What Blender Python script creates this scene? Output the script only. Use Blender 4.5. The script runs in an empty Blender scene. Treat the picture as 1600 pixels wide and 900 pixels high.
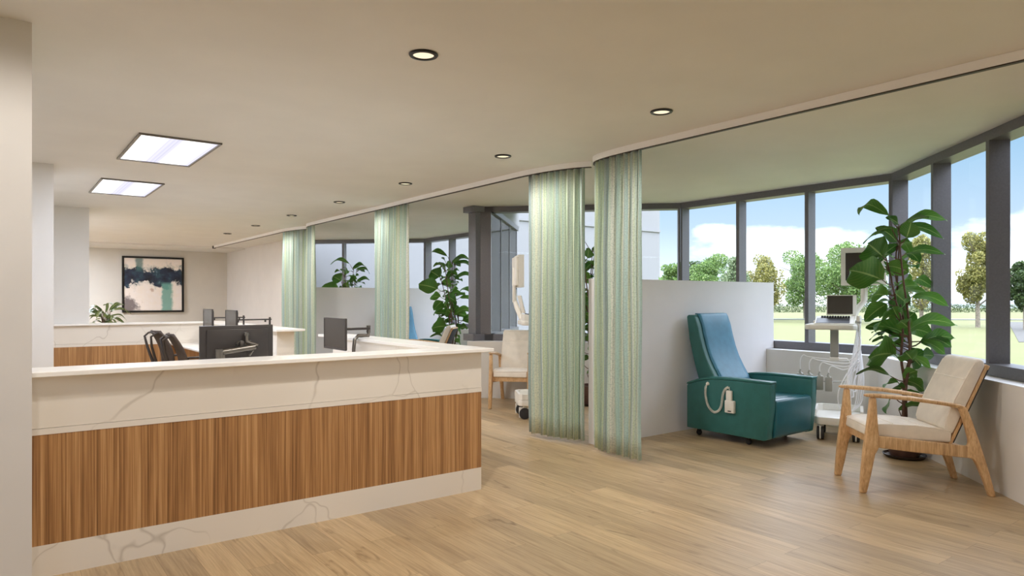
import bpy, bmesh, math, random
from mathutils import Vector, Matrix, noise
from mathutils.geometry import tessellate_polygon
random.seed(7)
SC = bpy.context.scene
COL = SC.collection
PI = math.pi

def srgb(r, g, b):
    def f(c):
        c /= 255.0
        return c / 12.92 if c <= 0.04045 else ((c + 0.055) / 1.055) ** 2.4
    return (f(r), f(g), f(b), 1.0)

# ------------------------------------------------------------------ camera
H = 2.91            # ceiling height
EYE = 1.5
cam_d = bpy.data.cameras.new('camera')
cam = bpy.data.objects.new('camera', cam_d)
COL.objects.link(cam)
cam_d.sensor_width = 36.0
cam_d.lens = 1072.0 / 1600.0 * 36.0
cam_d.shift_y = 16.5 / 1600.0
cam_d.clip_end = 600
cam.location = (0, 0, EYE)
YAW = math.radians(53.0659)        # angle of world X right of the view direction
FW = Vector((math.cos(YAW), math.sin(YAW), 0))
RT = Vector((math.sin(YAW), -math.cos(YAW), 0))
cam.rotation_euler = (PI / 2, 0, math.atan2(FW.y, FW.x) - PI / 2)
SC.camera = cam
SC.view_settings.view_transform = 'Standard'
SC.view_settings.look = 'None'
SC.view_settings.gamma = 1.0
SC.view_settings.use_curve_mapping = False
SC.view_settings.exposure = 0.0
SC.cycles.max_bounces = 10
SC.cycles.diffuse_bounces = 6
SC.cycles.transparent_max_bounces = 24
SC.cycles.sample_clamp_indirect = 6.0
SC.cycles.caustics_reflective = False
SC.cycles.caustics_refractive = False

# ------------------------------------------------------------------ sky
SKY_STRENGTH = 1.0
world = bpy.data.worlds.new('sky')
SC.world = world
world.use_nodes = True
nt = world.node_tree
nt.nodes.clear()
def wn(t, **k):
    n = nt.nodes.new(t)
    for a, b in k.items(): setattr(n, a, b)
    return n
w_out = wn('ShaderNodeOutputWorld'); w_bg = wn('ShaderNodeBackground')
w_tc = wn('ShaderNodeTexCoord'); w_sep = wn('ShaderNodeSeparateXYZ')
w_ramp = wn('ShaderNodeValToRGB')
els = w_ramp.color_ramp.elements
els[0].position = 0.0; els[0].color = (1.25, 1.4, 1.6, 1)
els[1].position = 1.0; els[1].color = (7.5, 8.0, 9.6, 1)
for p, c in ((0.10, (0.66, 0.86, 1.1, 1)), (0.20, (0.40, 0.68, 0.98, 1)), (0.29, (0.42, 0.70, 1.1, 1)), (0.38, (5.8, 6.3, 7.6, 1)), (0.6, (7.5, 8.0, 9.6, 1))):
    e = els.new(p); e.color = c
w_map = wn('ShaderNodeMapping'); w_map.inputs['Scale'].default_value = (1.0, 1.0, 2.6)
w_map.inputs['Location'].default_value = (3.1, 1.7, 0.35)
w_no = wn('ShaderNodeTexNoise'); w_no.inputs['Scale'].default_value = 2.3
w_no.inputs['Detail'].default_value = 8; w_no.inputs['Roughness'].default_value = 0.52
w_cr = wn('ShaderNodeValToRGB')
w_cr.color_ramp.elements[0].position = 0.53; w_cr.color_ramp.elements[1].position = 0.60
w_mix = wn('ShaderNodeMix', data_type='RGBA')
w_mix.inputs[7].default_value = (2.1, 2.15, 2.25, 1)
nt.links.new(w_tc.outputs['Generated'], w_sep.inputs[0])
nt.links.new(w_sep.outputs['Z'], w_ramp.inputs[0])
nt.links.new(w_tc.outputs['Generated'], w_map.inputs[0])
nt.links.new(w_map.outputs[0], w_no.inputs['Vector'])
nt.links.new(w_no.outputs['Fac'], w_cr.inputs[0])
nt.links.new(w_cr.outputs[0], w_mix.inputs[0])
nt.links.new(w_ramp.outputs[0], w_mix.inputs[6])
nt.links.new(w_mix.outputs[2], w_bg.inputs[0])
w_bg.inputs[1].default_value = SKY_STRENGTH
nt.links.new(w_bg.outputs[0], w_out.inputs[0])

# ------------------------------------------------------------------ sun (behind the building, lights the lawn and trees)
sun_d = bpy.data.lights.new('sun', 'SUN'); sun_d.energy = 1.6; sun_d.angle = math.radians(1.0)
sun_d.color = (1.0, 0.96, 0.88)
sun = bpy.data.objects.new('sun', sun_d); COL.objects.link(sun)
sun.rotation_euler = Vector((-1.0, -0.28, 1.25)).to_track_quat('Z', 'Y').to_euler()
sun.location = (-20, -15, 30)

# lamp strengths (the lights themselves are made with their fittings below)
DOWNLIGHT_W = 24.0
DOWNLIGHT_COL = (1.0, 0.945, 0.885)
TROFFER_W = 52.0
TROFFER_COL = (0.86, 0.93, 1.08)

# ------------------------------------------------------------------ object helpers
def tag(o, label=None, cat=None, group=None, kind=None):
    if label: o['label'] = label
    if cat: o['category'] = cat
    if group: o['group'] = group
    if kind: o['kind'] = kind
    return o

def empty(name, loc=(0, 0, 0), rz=0.0, parent=None):
    o = bpy.data.objects.new(name, None)
    COL.objects.link(o)
    o.location = loc; o.rotation_euler = (0, 0, rz); o.empty_display_size = 0.1
    if parent: o.parent = parent
    return o

def copy_tree(o, parent=None):
    c = o.copy(); COL.objects.link(c); c.parent = parent
    for ch in [x for x in bpy.data.objects if x.parent == o]:
        copy_tree(ch, c)
    return c

class MB:
    """collects shapes in one bmesh and links them as one mesh object"""
    def __init__(s):
        s.bm = bmesh.new(); s.uv = None
    def _merge(s, t, M=None):
        if M is not None: bmesh.ops.transform(t, matrix=M, verts=t.verts)
        me = bpy.data.meshes.new('tmp'); t.to_mesh(me); t.free()
        s.bm.from_mesh(me); bpy.data.meshes.remove(me)
        return s
    def box(s, x0, x1, y0, y1, z0, z1, r=0.0, seg=2, M=None):
        t = bmesh.new(); bmesh.ops.create_cube(t, size=1.0)
        for v in t.verts:
            v.co = Vector(((x0 + x1) / 2 + v.co.x * (x1 - x0), (y0 + y1) / 2 + v.co.y * (y1 - y0), (z0 + z1) / 2 + v.co.z * (z1 - z0)))
        if r > 0: bmesh.ops.bevel(t, geom=list(t.edges), offset=r, segments=seg, profile=0.5, affect='EDGES')
        return s._merge(t, M)
    def prism(s, pts, a, b, plane='xz', r=0.0, seg=2, M=None):
        """polygon pts in a plane, extruded from a to b along the third axis"""
        def P(u, v, w):
            return {'xz': Vector((u, w, v)), 'yz': Vector((w, u, v)), 'xy': Vector((u, v, w))}[plane]
        t = bmesh.new()
        va = [t.verts.new(P(u, v, a)) for u, v in pts]; vb = [t.verts.new(P(u, v, b)) for u, v in pts]
        n = len(pts)
        for i in range(n): t.faces.new((va[i], va[(i + 1) % n], vb[(i + 1) % n], vb[i]))
        fa = t.faces.new(va[::-1]); fb = t.faces.new(vb)
        bmesh.ops.recalc_face_normals(t, faces=t.faces)
        if r > 0:
            ed = [e for e in t.edges if len(e.link_faces) == 2 and e.calc_face_angle(0) > 0.35]
            bmesh.ops.bevel(t, geom=ed, offset=r, segments=seg, profile=0.5, affect='EDGES', clamp_overlap=True)
        bmesh.ops.triangulate(t, faces=[f for f in t.faces if len(f.verts) > 4])
        return s._merge(t, M)
    def tube(s, pts, r, seg=8, caps=True, flat=None):
        pts = [Vector(p) for p in pts]; n = len(pts)
        rs = r if isinstance(r, (list, tuple)) else [r] * n
        t = bmesh.new(); rings = []
        ref = None
        for i, p in enumerate(pts):
            d = (pts[min(i + 1, n - 1)] - pts[max(i - 1, 0)])
            d = d.normalized() if d.length > 1e-9 else Vector((0, 0, 1))
            if ref is None:
                ref = Vector((0, 0, 1)) if abs(d.z) < 0.9 else Vector((1, 0, 0))
            sx = (ref - d * ref.dot(d)).normalized(); sy = d.cross(sx); ref = sx
            ring = []
            for k in range(seg):
                a = 2 * PI * k / seg
                fx = flat if flat else 1.0
                ring.append(t.verts.new(p + (sx * math.cos(a) * fx + sy * math.sin(a)) * rs[i]))
            rings.append(ring)
        for i in range(n - 1):
            for k in range(seg):
                t.faces.new((rings[i][k], rings[i][(k + 1) % seg], rings[i + 1][(k + 1) % seg], rings[i + 1][k]))
        if caps: t.faces.new(rings[0][::-1]); t.faces.new(rings[-1])
        bmesh.ops.recalc_face_normals(t, faces=t.faces)
        return s._merge(t)
    def lathe(s, prof, c=(0, 0, 0), seg=24, M=None, axis='z'):
        t = bmesh.new(); rings = []
        for rr, z in prof:
            ring = []
            for k in range(seg):
                a = 2 * PI * k / seg
                u, v = rr * math.cos(a), rr * math.sin(a)
                co = {'z': (u, v, z), 'x': (z, u, v), 'y': (u, z, v)}[axis]
                ring.append(t.verts.new(Vector(co) + Vector(c)))
            rings.append(ring)
        for i in range(len(prof) - 1):
            for k in range(seg):
                t.faces.new((rings[i][k], rings[i][(k + 1) % seg], rings[i + 1][(k + 1) % seg], rings[i + 1][k]))
        bmesh.ops.remove_doubles(t, verts=t.verts, dist=1e-6)
        for ring in (rings[0], rings[-1]):
            if all(v.is_valid for v in ring):
                try: t.faces.new(ring)
                except Exception: pass
        bmesh.ops.recalc_face_normals(t, faces=t.faces)
        return s._merge(t, M)
    def poly(s, verts, faces):
        vs = [s.bm.verts.new(v) for v in verts]
        for f in faces: s.bm.faces.new([vs[i] for i in f])
        return s
    def build(s, name, m, parent=None, smooth=True, ang=38, loc=None, rot=None):
        me = bpy.data.meshes.new(name)
        s.bm.to_mesh(me); s.bm.free()
        if smooth:
            me.polygons.foreach_set('use_smooth', [True] * len(me.polygons))
            me.set_sharp_from_angle(angle=math.radians(ang))
        for mm in (m if isinstance(m, (list, tuple)) else [m]): me.materials.append(mm)
        o = bpy.data.objects.new(name, me); COL.objects.link(o)
        if parent: o.parent = parent
        if loc is not None: o.location = loc
        if rot is not None: o.rotation_euler = rot
        return o

# ------------------------------------------------------------------ materials
class NT:
    def __init__(s, name):
        s.m = bpy.data.materials.new(name); s.m.use_nodes = True
        s.t = s.m.node_tree; s.b = s.t.nodes['Principled BSDF']
    def n(s, t, ins=None, **k):
        q = s.t.nodes.new(t)
        for a, b in k.items(): setattr(q, a, b)
        for a, b in (ins or {}).items():
            if hasattr(b, 'is_output') or isinstance(b, bpy.types.NodeSocket): s.t.links.new(b, q.inputs[a])
            else: q.inputs[a].default_value = b
        return q
    def l(s, a, b): s.t.links.new(a, b)
    def ramp(s, fac, stops, interp='LINEAR'):
        q = s.t.nodes.new('ShaderNodeValToRGB'); q.color_ramp.interpolation = interp
        e = q.color_ramp.elements
        while len(e) < len(stops): e.new(0.5)
        for i, (p, c) in enumerate(stops): e[i].position = p; e[i].color = c if len(c) == 4 else (*c, 1)
        s.l(fac, q.inputs[0]); return q.outputs[0]
    def mix(s, f, a, b, mode='MIX'):
        q = s.t.nodes.new('ShaderNodeMix'); q.data_type = 'RGBA'; q.blend_type = mode
        for key, v in ((0, f), (6, a), (7, b)):
            if isinstance(v, bpy.types.NodeSocket): s.l(v, q.inputs[key])
            else: q.inputs[key].default_value = v
        return q.outputs[2]
    def obj(s, scale=(1, 1, 1), rot=(0, 0, 0), kind='Object', loc=(0, 0, 0)):
        tc = s.n('ShaderNodeTexCoord'); mp = s.n('ShaderNodeMapping')
        mp.inputs['Scale'].default_value = scale; mp.inputs['Rotation'].default_value = rot; mp.inputs['Location'].default_value = loc
        s.l(tc.outputs[kind], mp.inputs[0]); return mp.outputs[0]
    def math(s, op, a, b=0.0, c=0.0):
        q = s.t.nodes.new('ShaderNodeMath'); q.operation = op
        for i, v in enumerate((a, b, c)):
            if isinstance(v, bpy.types.NodeSocket): s.l(v, q.inputs[i])
            else: q.inputs[i].default_value = v
        return q.outputs[0]
    def noise(s, vec, scale, detail=3, rough=0.5, out='Fac', dist=0.0):
        q = s.n('ShaderNodeTexNoise', {'Vector': vec, 'Scale': scale, 'Detail': detail, 'Roughness': rough, 'Distortion': dist})
        return q.outputs[out]
    def bump(s, h, strength=0.2, dist=0.01):
        q = s.n('ShaderNodeBump', {'Strength': strength, 'Distance': dist, 'Height': h})
        s.l(q.outputs[0], s.b.inputs['Normal'])

def plain(name, col, rough=0.5, metal=0.0, var=0.03, nscale=20.0, bump=0.0, coat=0.0, spec=0.5):
    t = NT(name)
    v = t.obj()
    f = t.noise(v, nscale, 4)
    c0 = tuple(max(0, x * (1 - var * 2)) for x in col[:3]) + (1,)
    c1 = tuple(min(1, x * (1 + var * 2)) for x in col[:3]) + (1,)
    t.l(t.ramp(f, [(0.3, c0), (0.7, c1)]), t.b.inputs['Base Color'])
    t.b.inputs['Roughness'].default_value = rough; t.b.inputs['Metallic'].default_value = metal
    t.b.inputs['Specular IOR Level'].default_value = spec
    if coat: t.b.inputs['Coat Weight'].default_value = coat; t.b.inputs['Coat Roughness'].default_value = 0.15
    if bump: t.bump(t.noise(v, nscale * 6, 3), bump, 0.002)
    return t.m

M = {}
M['wall'] = plain('wall_paint', srgb(226, 223, 219), 0.75, var=0.01, nscale=3, bump=0.05)
M['wall_cream'] = plain('wall_cream', srgb(212, 207, 197), 0.75, var=0.01, nscale=3, bump=0.05)
M['partition'] = plain('partition_paint', srgb(236, 234, 236), 0.7, var=0.008, nscale=3, bump=0.04)
M['ceiling'] = plain('ceiling_paint', srgb(228, 226, 221), 0.6, var=0.012, nscale=2, bump=0.03)
M['track'] = plain('track_white', srgb(252, 252, 252), 0.4, var=0.005)
M['track_dark'] = plain('track_dark', srgb(60, 52, 44), 0.5)
M['frame'] = plain('window_frame_metal', srgb(112, 110, 114), 0.4, 0.2, var=0.04, nscale=60)
M['sill'] = plain('sill_white', srgb(240, 240, 242), 0.5, var=0.005)
M['facade'] = plain('facade_render', srgb(150, 150, 153), 0.85, var=0.01, nscale=1)
M['black_metal'] = plain('black_metal', srgb(28, 25, 23), 0.35, 0.3)
M['dark_plastic'] = plain('dark_plastic', srgb(60, 55, 53), 0.42, var=0.02)
M['chair_plastic'] = plain('office_chair_plastic', srgb(58, 50, 45), 0.5, var=0.04)
M['mesh_fabric'] = plain('office_chair_mesh', srgb(74, 62, 54), 0.8, var=0.12, nscale=300)
M['screen'] = plain('screen_dark', srgb(64, 59, 54), 0.25, var=0.02)
M['steel'] = plain('brushed_steel', srgb(118, 114, 108), 0.3, 0.8, var=0.03, nscale=40)
M['white_plastic'] = plain('white_plastic', srgb(235, 232, 224), 0.38, var=0.01)
M['grey_plastic'] = plain('grey_plastic', srgb(168, 168, 162), 0.4, var=0.01)
M['cable'] = plain('white_cable', srgb(250, 250, 252), 0.45, var=0.005)
M['rubber'] = plain('rubber', srgb(46, 44, 44), 0.7)
M['teal'] = plain('teal_vinyl', srgb(50, 110, 108), 0.36, var=0.05, nscale=10, bump=0.12)
M['blue'] = plain('blue_vinyl', srgb(62, 128, 158), 0.45, var=0.05, nscale=12, bump=0.12)
M['deep_teal'] = plain('deep_teal_vinyl', srgb(34, 98, 110), 0.32, var=0.04, nscale=10, bump=0.1)
M['cream'] = plain('cream_leather', srgb(236, 227, 214), 0.48, var=0.035, nscale=9, bump=0.15)
M['cream_seam'] = plain('cream_piping', srgb(246, 238, 226), 0.4)
M['soil'] = plain('potting_soil', srgb(60, 44, 34), 0.95, var=0.2, nscale=80, bump=0.5)
M['pot'] = plain('glazed_clay', srgb(92, 66, 56), 0.35, var=0.12, nscale=18, bump=0.1)
M['saucer'] = plain('dark_clay', srgb(52, 38, 34), 0.4, var=0.08)
M['planter'] = plain('planter_grey', srgb(180, 176, 168), 0.6)
M['bark'] = plain('plant_stem_bark', srgb(92, 66, 52), 0.7, var=0.15, nscale=40, bump=0.4)
M['tree_bark'] = plain('tree_bark', srgb(128, 118, 106), 0.9, var=0.2, nscale=12, bump=0.5)
M['ink'] = plain('black_ink', srgb(20, 20, 22), 0.4)

def floor_mat():
    t = NT('oak_plank_floor')
    tc = t.n('ShaderNodeTexCoord'); o = tc.outputs['Object']
    # planks run along world Y: swap so brick rows stack along X
    mp = t.n('ShaderNodeMapping', {'Vector': o, 'Rotation': (0, 0, PI / 2)})
    br = t.n('ShaderNodeTexBrick', {'Vector': mp.outputs[0], 'Color1': (0, 0, 0, 1), 'Color2': (1, 1, 1, 1), 'Mortar': (0.5, 0.5, 0.5, 1),
             'Scale': 1.0, 'Mortar Size': 0.0012, 'Brick Width': 1.65, 'Row Height': 0.185}, offset=0.37, offset_frequency=2)
    br.inputs['Bias'].default_value = 0.0
    sep = t.n('ShaderNodeSeparateColor', {'Color': br.outputs['Color']})
    pid = sep.outputs[0]
    add = t.n('ShaderNodeVectorMath', {0: o}, operation='ADD')
    cmb = t.n('ShaderNodeCombineXYZ', {'X': t.math('MULTIPLY', pid, 13.7), 'Y': t.math('MULTIPLY', pid, 5.1), 'Z': 0.0})
    t.l(cmb.outputs[0], add.inputs[1])
    st = t.n('ShaderNodeMapping', {'Vector': add.outputs[0], 'Scale': (9.0, 0.75, 1.0)})
    g1 = t.noise(st.outputs[0], 1.6, 6, 0.62, dist=0.7)
    st2 = t.n('ShaderNodeMapping', {'Vector': add.outputs[0], 'Scale': (60.0, 1.6, 1.0)})
    g2 = t.noise(st2.outputs[0], 1.5, 5, 0.6)
    st3 = t.n('ShaderNodeMapping', {'Vector': add.outputs[0], 'Scale': (10.0, 2.2, 1.0)})
    g3 = t.noise(st3.outputs[0], 1.1, 3, 0.5, dist=1.2)
    base = t.ramp(g1, [(0.28, srgb(146, 122, 92)), (0.45, srgb(184, 158, 122)), (0.62, srgb(204, 180, 142)), (0.78, srgb(190, 166, 128))])
    c = t.mix(0.45, base, t.ramp(g2, [(0.3, srgb(148, 124, 94)), (0.7, srgb(212, 188, 150))]), 'MIX')
    tone = t.ramp(pid, [(0.0, (0.80, 0.79, 0.78, 1)), (1.0, (1.08, 1.06, 1.02, 1))])
    c = t.mix(1.0, c, tone, 'MULTIPLY')
    knots = t.ramp(g3, [(0.26, (0.55, 0.5, 0.45, 1)), (0.36, (1, 1, 1, 1))])
    c = t.mix(0.8, c, knots, 'MULTIPLY')
    c = t.mix(t.math('MULTIPLY', br.outputs['Fac'], 0.55), c, srgb(96, 74, 48))
    t.l(c, t.b.inputs['Base Color'])
    t.l(t.ramp(g2, [(0.3, (0.42, 0.42, 0.42, 1)), (0.7, (0.34, 0.34, 0.34, 1))]), t.b.inputs['Roughness'])
    t.bump(t.math('SUBTRACT', g2, br.outputs['Fac']), 0.12, 0.001)
    return t.m
M['floor'] = floor_mat()

def marble_mat():
    t = NT('veined_quartz')
    o = t.obj()
    warp = t.n('ShaderNodeTexNoise', {'Vector': o, 'Scale': 1.7, 'Detail': 3, 'Roughness': 0.45})
    sub = t.n('ShaderNodeVectorMath', {0: warp.outputs['Color'], 1: (0.5, 0.5, 0.5)}, operation='SUBTRACT')
    sc = t.n('ShaderNodeVectorMath', {0: sub.outputs[0]}, operation='SCALE'); sc.inputs['Scale'].default_value = 0.9
    ad = t.n('ShaderNodeVectorMath', {0: o, 1: sc.outputs[0]}, operation='ADD')
    vo = t.n('ShaderNodeTexVoronoi', {'Vector': ad.outputs[0], 'Scale': 1.15}, feature='DISTANCE_TO_EDGE')
    vein = t.ramp(vo.outputs['Distance'], [(0.0, (1, 1, 1, 1)), (0.004, (0.6, 0.6, 0.6, 1)), (0.010, (0, 0, 0, 1))])
    ms = t.ramp(t.noise(o, 1.3, 2), [(0.40, (0, 0, 0, 1)), (0.56, (1, 1, 1, 1))])
    thick = t.ramp(vo.outputs['Distance'], [(0.0, (1, 1, 1, 1)), (0.008, (0.7, 0.7, 0.7, 1)), (0.013, (0, 0, 0, 1))])
    ms2 = t.ramp(t.noise(t.obj(loc=(4, 2, 7)), 1.8, 2), [(0.60, (0, 0, 0, 1)), (0.66, (1, 1, 1, 1))])
    f = t.math('MAXIMUM', t.math('MULTIPLY', vein, t.math('MULTIPLY', ms, 0.42)), t.math('MULTIPLY', t.math('MULTIPLY', thick, ms2), 0.32))
    cloud = t.ramp(t.noise(o, 0.8, 3), [(0.3, srgb(232, 224, 212)), (0.7, srgb(242, 236, 226))])
    t.l(t.mix(f, cloud, srgb(160, 146, 126)), t.b.inputs['Base Color'])
    t.b.inputs['Roughness'].default_value = 0.3
    return t.m
M['marble'] = marble_mat()
M['quartz_top'] = plain('counter_quartz', srgb(252, 249, 244), 0.25, var=0.006, nscale=4)

def grain_mat(name, cols, sx, sz, rough=0.42, axis='z', rot=0.0):
    """long straight grain running along one object axis"""
    t = NT(name)
    s = {'z': (1, 1, sz), 'x': (sz, 1, 1), 'y': (1, sz, 1)}[axis]
    v = t.obj(scale=s)
    a = t.noise(v, sx, 4, 0.7)
    b = t.noise(v, sx * 4.3, 3, 0.6)
    c = t.noise(v, sx * 0.28, 2, 0.5)
    f = t.math('ADD', t.math('MULTIPLY', a, 0.45), t.math('ADD', t.math('MULTIPLY', b, 0.43), t.math('MULTIPLY', c, 0.12)))
    t.l(t.ramp(f, [(0.36, cols[0]), (0.46, cols[1]), (0.54, cols[2]), (0.64, cols[3])]), t.b.inputs['Base Color'])
    t.b.inputs['Roughness'].default_value = rough
    return t.m
M['zebrano'] = grain_mat('walnut_laminate', [srgb(114, 78, 45), srgb(156, 111, 67), srgb(186, 139, 89), srgb(212, 168, 118)], 42, 0.009)
M['oak'] = grain_mat('oak_wood', [srgb(178, 138, 96), srgb(204, 164, 118), srgb(218, 180, 134), srgb(230, 198, 154)], 26, 0.25, 0.4, 'z')
M['oak_cross'] = grain_mat('oak_wood_rail', [srgb(158, 120, 82), srgb(194, 156, 112), srgb(212, 176, 132), srgb(228, 198, 154)], 24, 0.08, 0.4, 'z')

def curtain_mat():
    t = NT('woven_curtain')
    tc = t.n('ShaderNodeTexCoord')
    sep = t.n('ShaderNodeSeparateXYZ', {'Vector': tc.outputs['UV']})
    u, v = sep.outputs['X'], sep.outputs['Y']
    row = t.math('MULTIPLY', v, 0.10)
    c1 = t.n('ShaderNodeCombineXYZ', {'X': t.math('MULTIPLY', u, 30.0), 'Y': row, 'Z': 0.0})
    vo = t.n('ShaderNodeTexVoronoi', {'Vector': t.n('ShaderNodeCombineXYZ', {'X': t.math('MULTIPLY', u, 44.0), 'Y': 0.0, 'Z': 0.0}).outputs[0], 'Scale': 1.0})
    sp = t.n('ShaderNodeSeparateColor', {'Color': vo.outputs['Color']})
    pal = [(min(1, 1.26 * c_[0]), min(1, 1.33 * c_[1]), min(1, 1.5 * c_[2])) + (1,) for c_ in [srgb(150, 192, 190), srgb(206, 220, 206), srgb(232, 228, 196), srgb(190, 202, 152), srgb(176, 206, 206), srgb(222, 226, 210), srgb(136, 158, 172), srgb(200, 214, 178), srgb(236, 230, 214), srgb(160, 186, 168)]]
    stops = [(i / len(pal), c) for i, c in enumerate(pal)]
    col = t.ramp(sp.outputs[0], stops, 'CONSTANT')
    n1 = t.noise(c1.outputs[0], 1.0, 2, 0.6)
    col = t.mix(0.35, col, t.ramp(n1, [(0.34, srgb(150, 184, 180)), (0.5, srgb(218, 222, 196)), (0.66, srgb(180, 204, 176))]))
    c2 = t.n('ShaderNodeCombineXYZ', {'X': t.math('MULTIPLY', u, 190.0), 'Y': t.math('MULTIPLY', v, 0.5), 'Z': 3.0})
    n2 = t.noise(c2.outputs[0], 1.0, 2, 0.7)
    col = t.mix(0.30, col, t.ramp(n2, [(0.36, srgb(104, 128, 136)), (0.46, srgb(206, 218, 206)), (0.54, srgb(240, 236, 214)), (0.62, srgb(150, 176, 140))]))
    # small woven dashes
    c3 = t.n('ShaderNodeCombineXYZ', {'X': t.math('MULTIPLY', u, 90.0), 'Y': t.math('MULTIPLY', v, 70.0), 'Z': 0.0})
    n3 = t.noise(c3.outputs[0], 1.0, 1, 0.5)
    col = t.mix(t.ramp(n3, [(0.50, (0, 0, 0, 1)), (0.58, (0.34, 0.34, 0.34, 1))]), col, srgb(158, 176, 170))
    t.l(col, t.b.inputs['Base Color'])
    t.b.inputs['Roughness'].default_value = 0.85
    t.b.inputs['Sheen Weight'].default_value = 0.2
    # some light comes through the cloth
    tr = t.n('ShaderNodeBsdfTranslucent'); t.l(col, tr.inputs['Color'])
    mx = t.n('ShaderNodeMixShader', {0: 0.15}); t.l(t.b.outputs[0], mx.inputs[1]); t.l(tr.outputs[0], mx.inputs[2])
    t.l(mx.outputs[0], t.t.nodes['Material Output'].inputs[0])
    t.bump(n3, 0.25, 0.002)
    return t.m
M['curtain'] = curtain_mat()

def glass_mat():
    t = NT('window_glass')
    tr = t.n('ShaderNodeBsdfTransparent', {'Color': (0.97, 0.985, 0.98, 1)})
    gl = t.n('ShaderNodeBsdfGlossy', {'Color': (1, 1, 1, 1), 'Roughness': 0.0})
    fr = t.n('ShaderNodeFresnel', {'IOR': 1.18}); gg = t.n('ShaderNodeNewGeometry')
    mx = t.n('ShaderNodeMixShader'); t.l(t.math('MULTIPLY', fr.outputs[0], t.math('SUBTRACT', 1.0, gg.outputs['Backfacing'])), mx.inputs[0]); t.l(tr.outputs[0], mx.inputs[1]); t.l(gl.outputs[0], mx.inputs[2])
    t.l(mx.outputs[0], t.t.nodes['Material Output'].inputs[0])
    t.t.nodes.remove(t.b)
    return t.m
M['glass'] = glass_mat()

def leaf_mat(name, dark, light, rib, rough=0.32, transl=0.22):
    t = NT(name)
    tc = t.n('ShaderNodeTexCoord'); sep = t.n('ShaderNodeSeparateXYZ', {'Vector': tc.outputs['UV']})
    u, v = sep.outputs['X'], sep.outputs['Y']
    ab = t.math('ABSOLUTE', t.math('SUBTRACT', u, 0.5))
    geo = t.n('ShaderNodeNewGeometry')
    base = t.mix(geo.outputs['Random Per Island'], dark, light)
    wob = t.noise(t.obj(), 14, 3)
    base = t.mix(t.math('MULTIPLY', wob, 0.5), base, dark)
    vv = t.math('SINE', t.math('MULTIPLY', t.math('SUBTRACT', v, t.math('MULTIPLY', ab, 0.5)), 60.0))
    base = t.mix(t.math('MULTIPLY', t.math('MAXIMUM', vv, 0.0), 0.10), base, rib)
    f = t.ramp(ab, [(0.012, (1, 1, 1, 1)), (0.035, (0, 0, 0, 1))])
    col = t.mix(t.math('MULTIPLY', f, 0.75), base, rib)
    t.l(col, t.b.inputs['Base Color'])
    t.b.inputs['Roughness'].default_value = rough
    tr = t.n('ShaderNodeBsdfTranslucent'); t.l(col, tr.inputs['Color'])
    mx = t.n('ShaderNodeMixShader', {0: transl}); t.l(t.b.outputs[0], mx.inputs[1]); t.l(tr.outputs[0], mx.inputs[2])
    t.l(mx.outputs[0], t.t.nodes['Material Output'].inputs[0])
    return t.m
M['ficus_leaf'] = leaf_mat('rubber_plant_leaf', srgb(52, 100, 38), srgb(108, 162, 66), srgb(176, 200, 124))
M['croton_leaf'] = leaf_mat('variegated_leaf', srgb(52, 82, 40), srgb(150, 160, 96), srgb(214, 210, 150), 0.4)

def foliage_mat(name, c0, c1, c2):
    t = NT(name)
    geo = t.n('ShaderNodeNewGeometry')
    col = t.ramp(geo.outputs['Random Per Island'], [(0.0, c0), (0.5, c1), (1.0, c2)])
    t.l(col, t.b.inputs['Base Color'])
    t.b.inputs['Roughness'].default_value = 0.6
    tr = t.n('ShaderNodeBsdfTranslucent'); t.l(col, tr.inputs['Color'])
    mx = t.n('ShaderNodeMixShader', {0: 0.35}); t.l(t.b.outputs[0], mx.inputs[1]); t.l(tr.outputs[0], mx.inputs[2])
    t.l(mx.outputs[0], t.t.nodes['Material Output'].inputs[0])
    return t.m
M['fol_green'] = foliage_mat('green_foliage', srgb(76, 104, 54), srgb(108, 138, 74), srgb(148, 170, 104))
M['fol_olive'] = foliage_mat('olive_foliage', srgb(92, 96, 48), srgb(140, 138, 76), srgb(184, 176, 108))
M['fol_dark'] = foliage_mat('dark_foliage', srgb(44, 62, 36), srgb(68, 90, 48), srgb(94, 114, 64))
M['fol_pale'] = foliage_mat('pale_foliage', srgb(100, 120, 88), srgb(132, 150, 112), srgb(166, 178, 142))
M['petal'] = plain('white_petals', srgb(245, 244, 238), 0.6)

def lawn_mat():
    t = NT('lawn_grass')
    v = t.obj()
    a = t.noise(v, 0.25, 4); b = t.noise(v, 30, 3)
    c = t.mix(0.5, t.ramp(a, [(0.3, srgb(96, 98, 56)), (0.7, srgb(106, 107, 66))]), t.ramp(b, [(0.3, srgb(90, 93, 50)), (0.7, srgb(114, 115, 72))]))
    t.l(c, t.b.inputs['Base Color']); t.b.inputs['Roughness'].default_value = 0.9
    return t.m
M['lawn'] = lawn_mat()
M['asphalt'] = plain('asphalt', srgb(84, 82, 78), 0.9, var=0.08, nscale=4)
M['kerb'] = plain('kerb_stone', srgb(120, 124, 116), 0.9, var=0.05)

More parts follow.
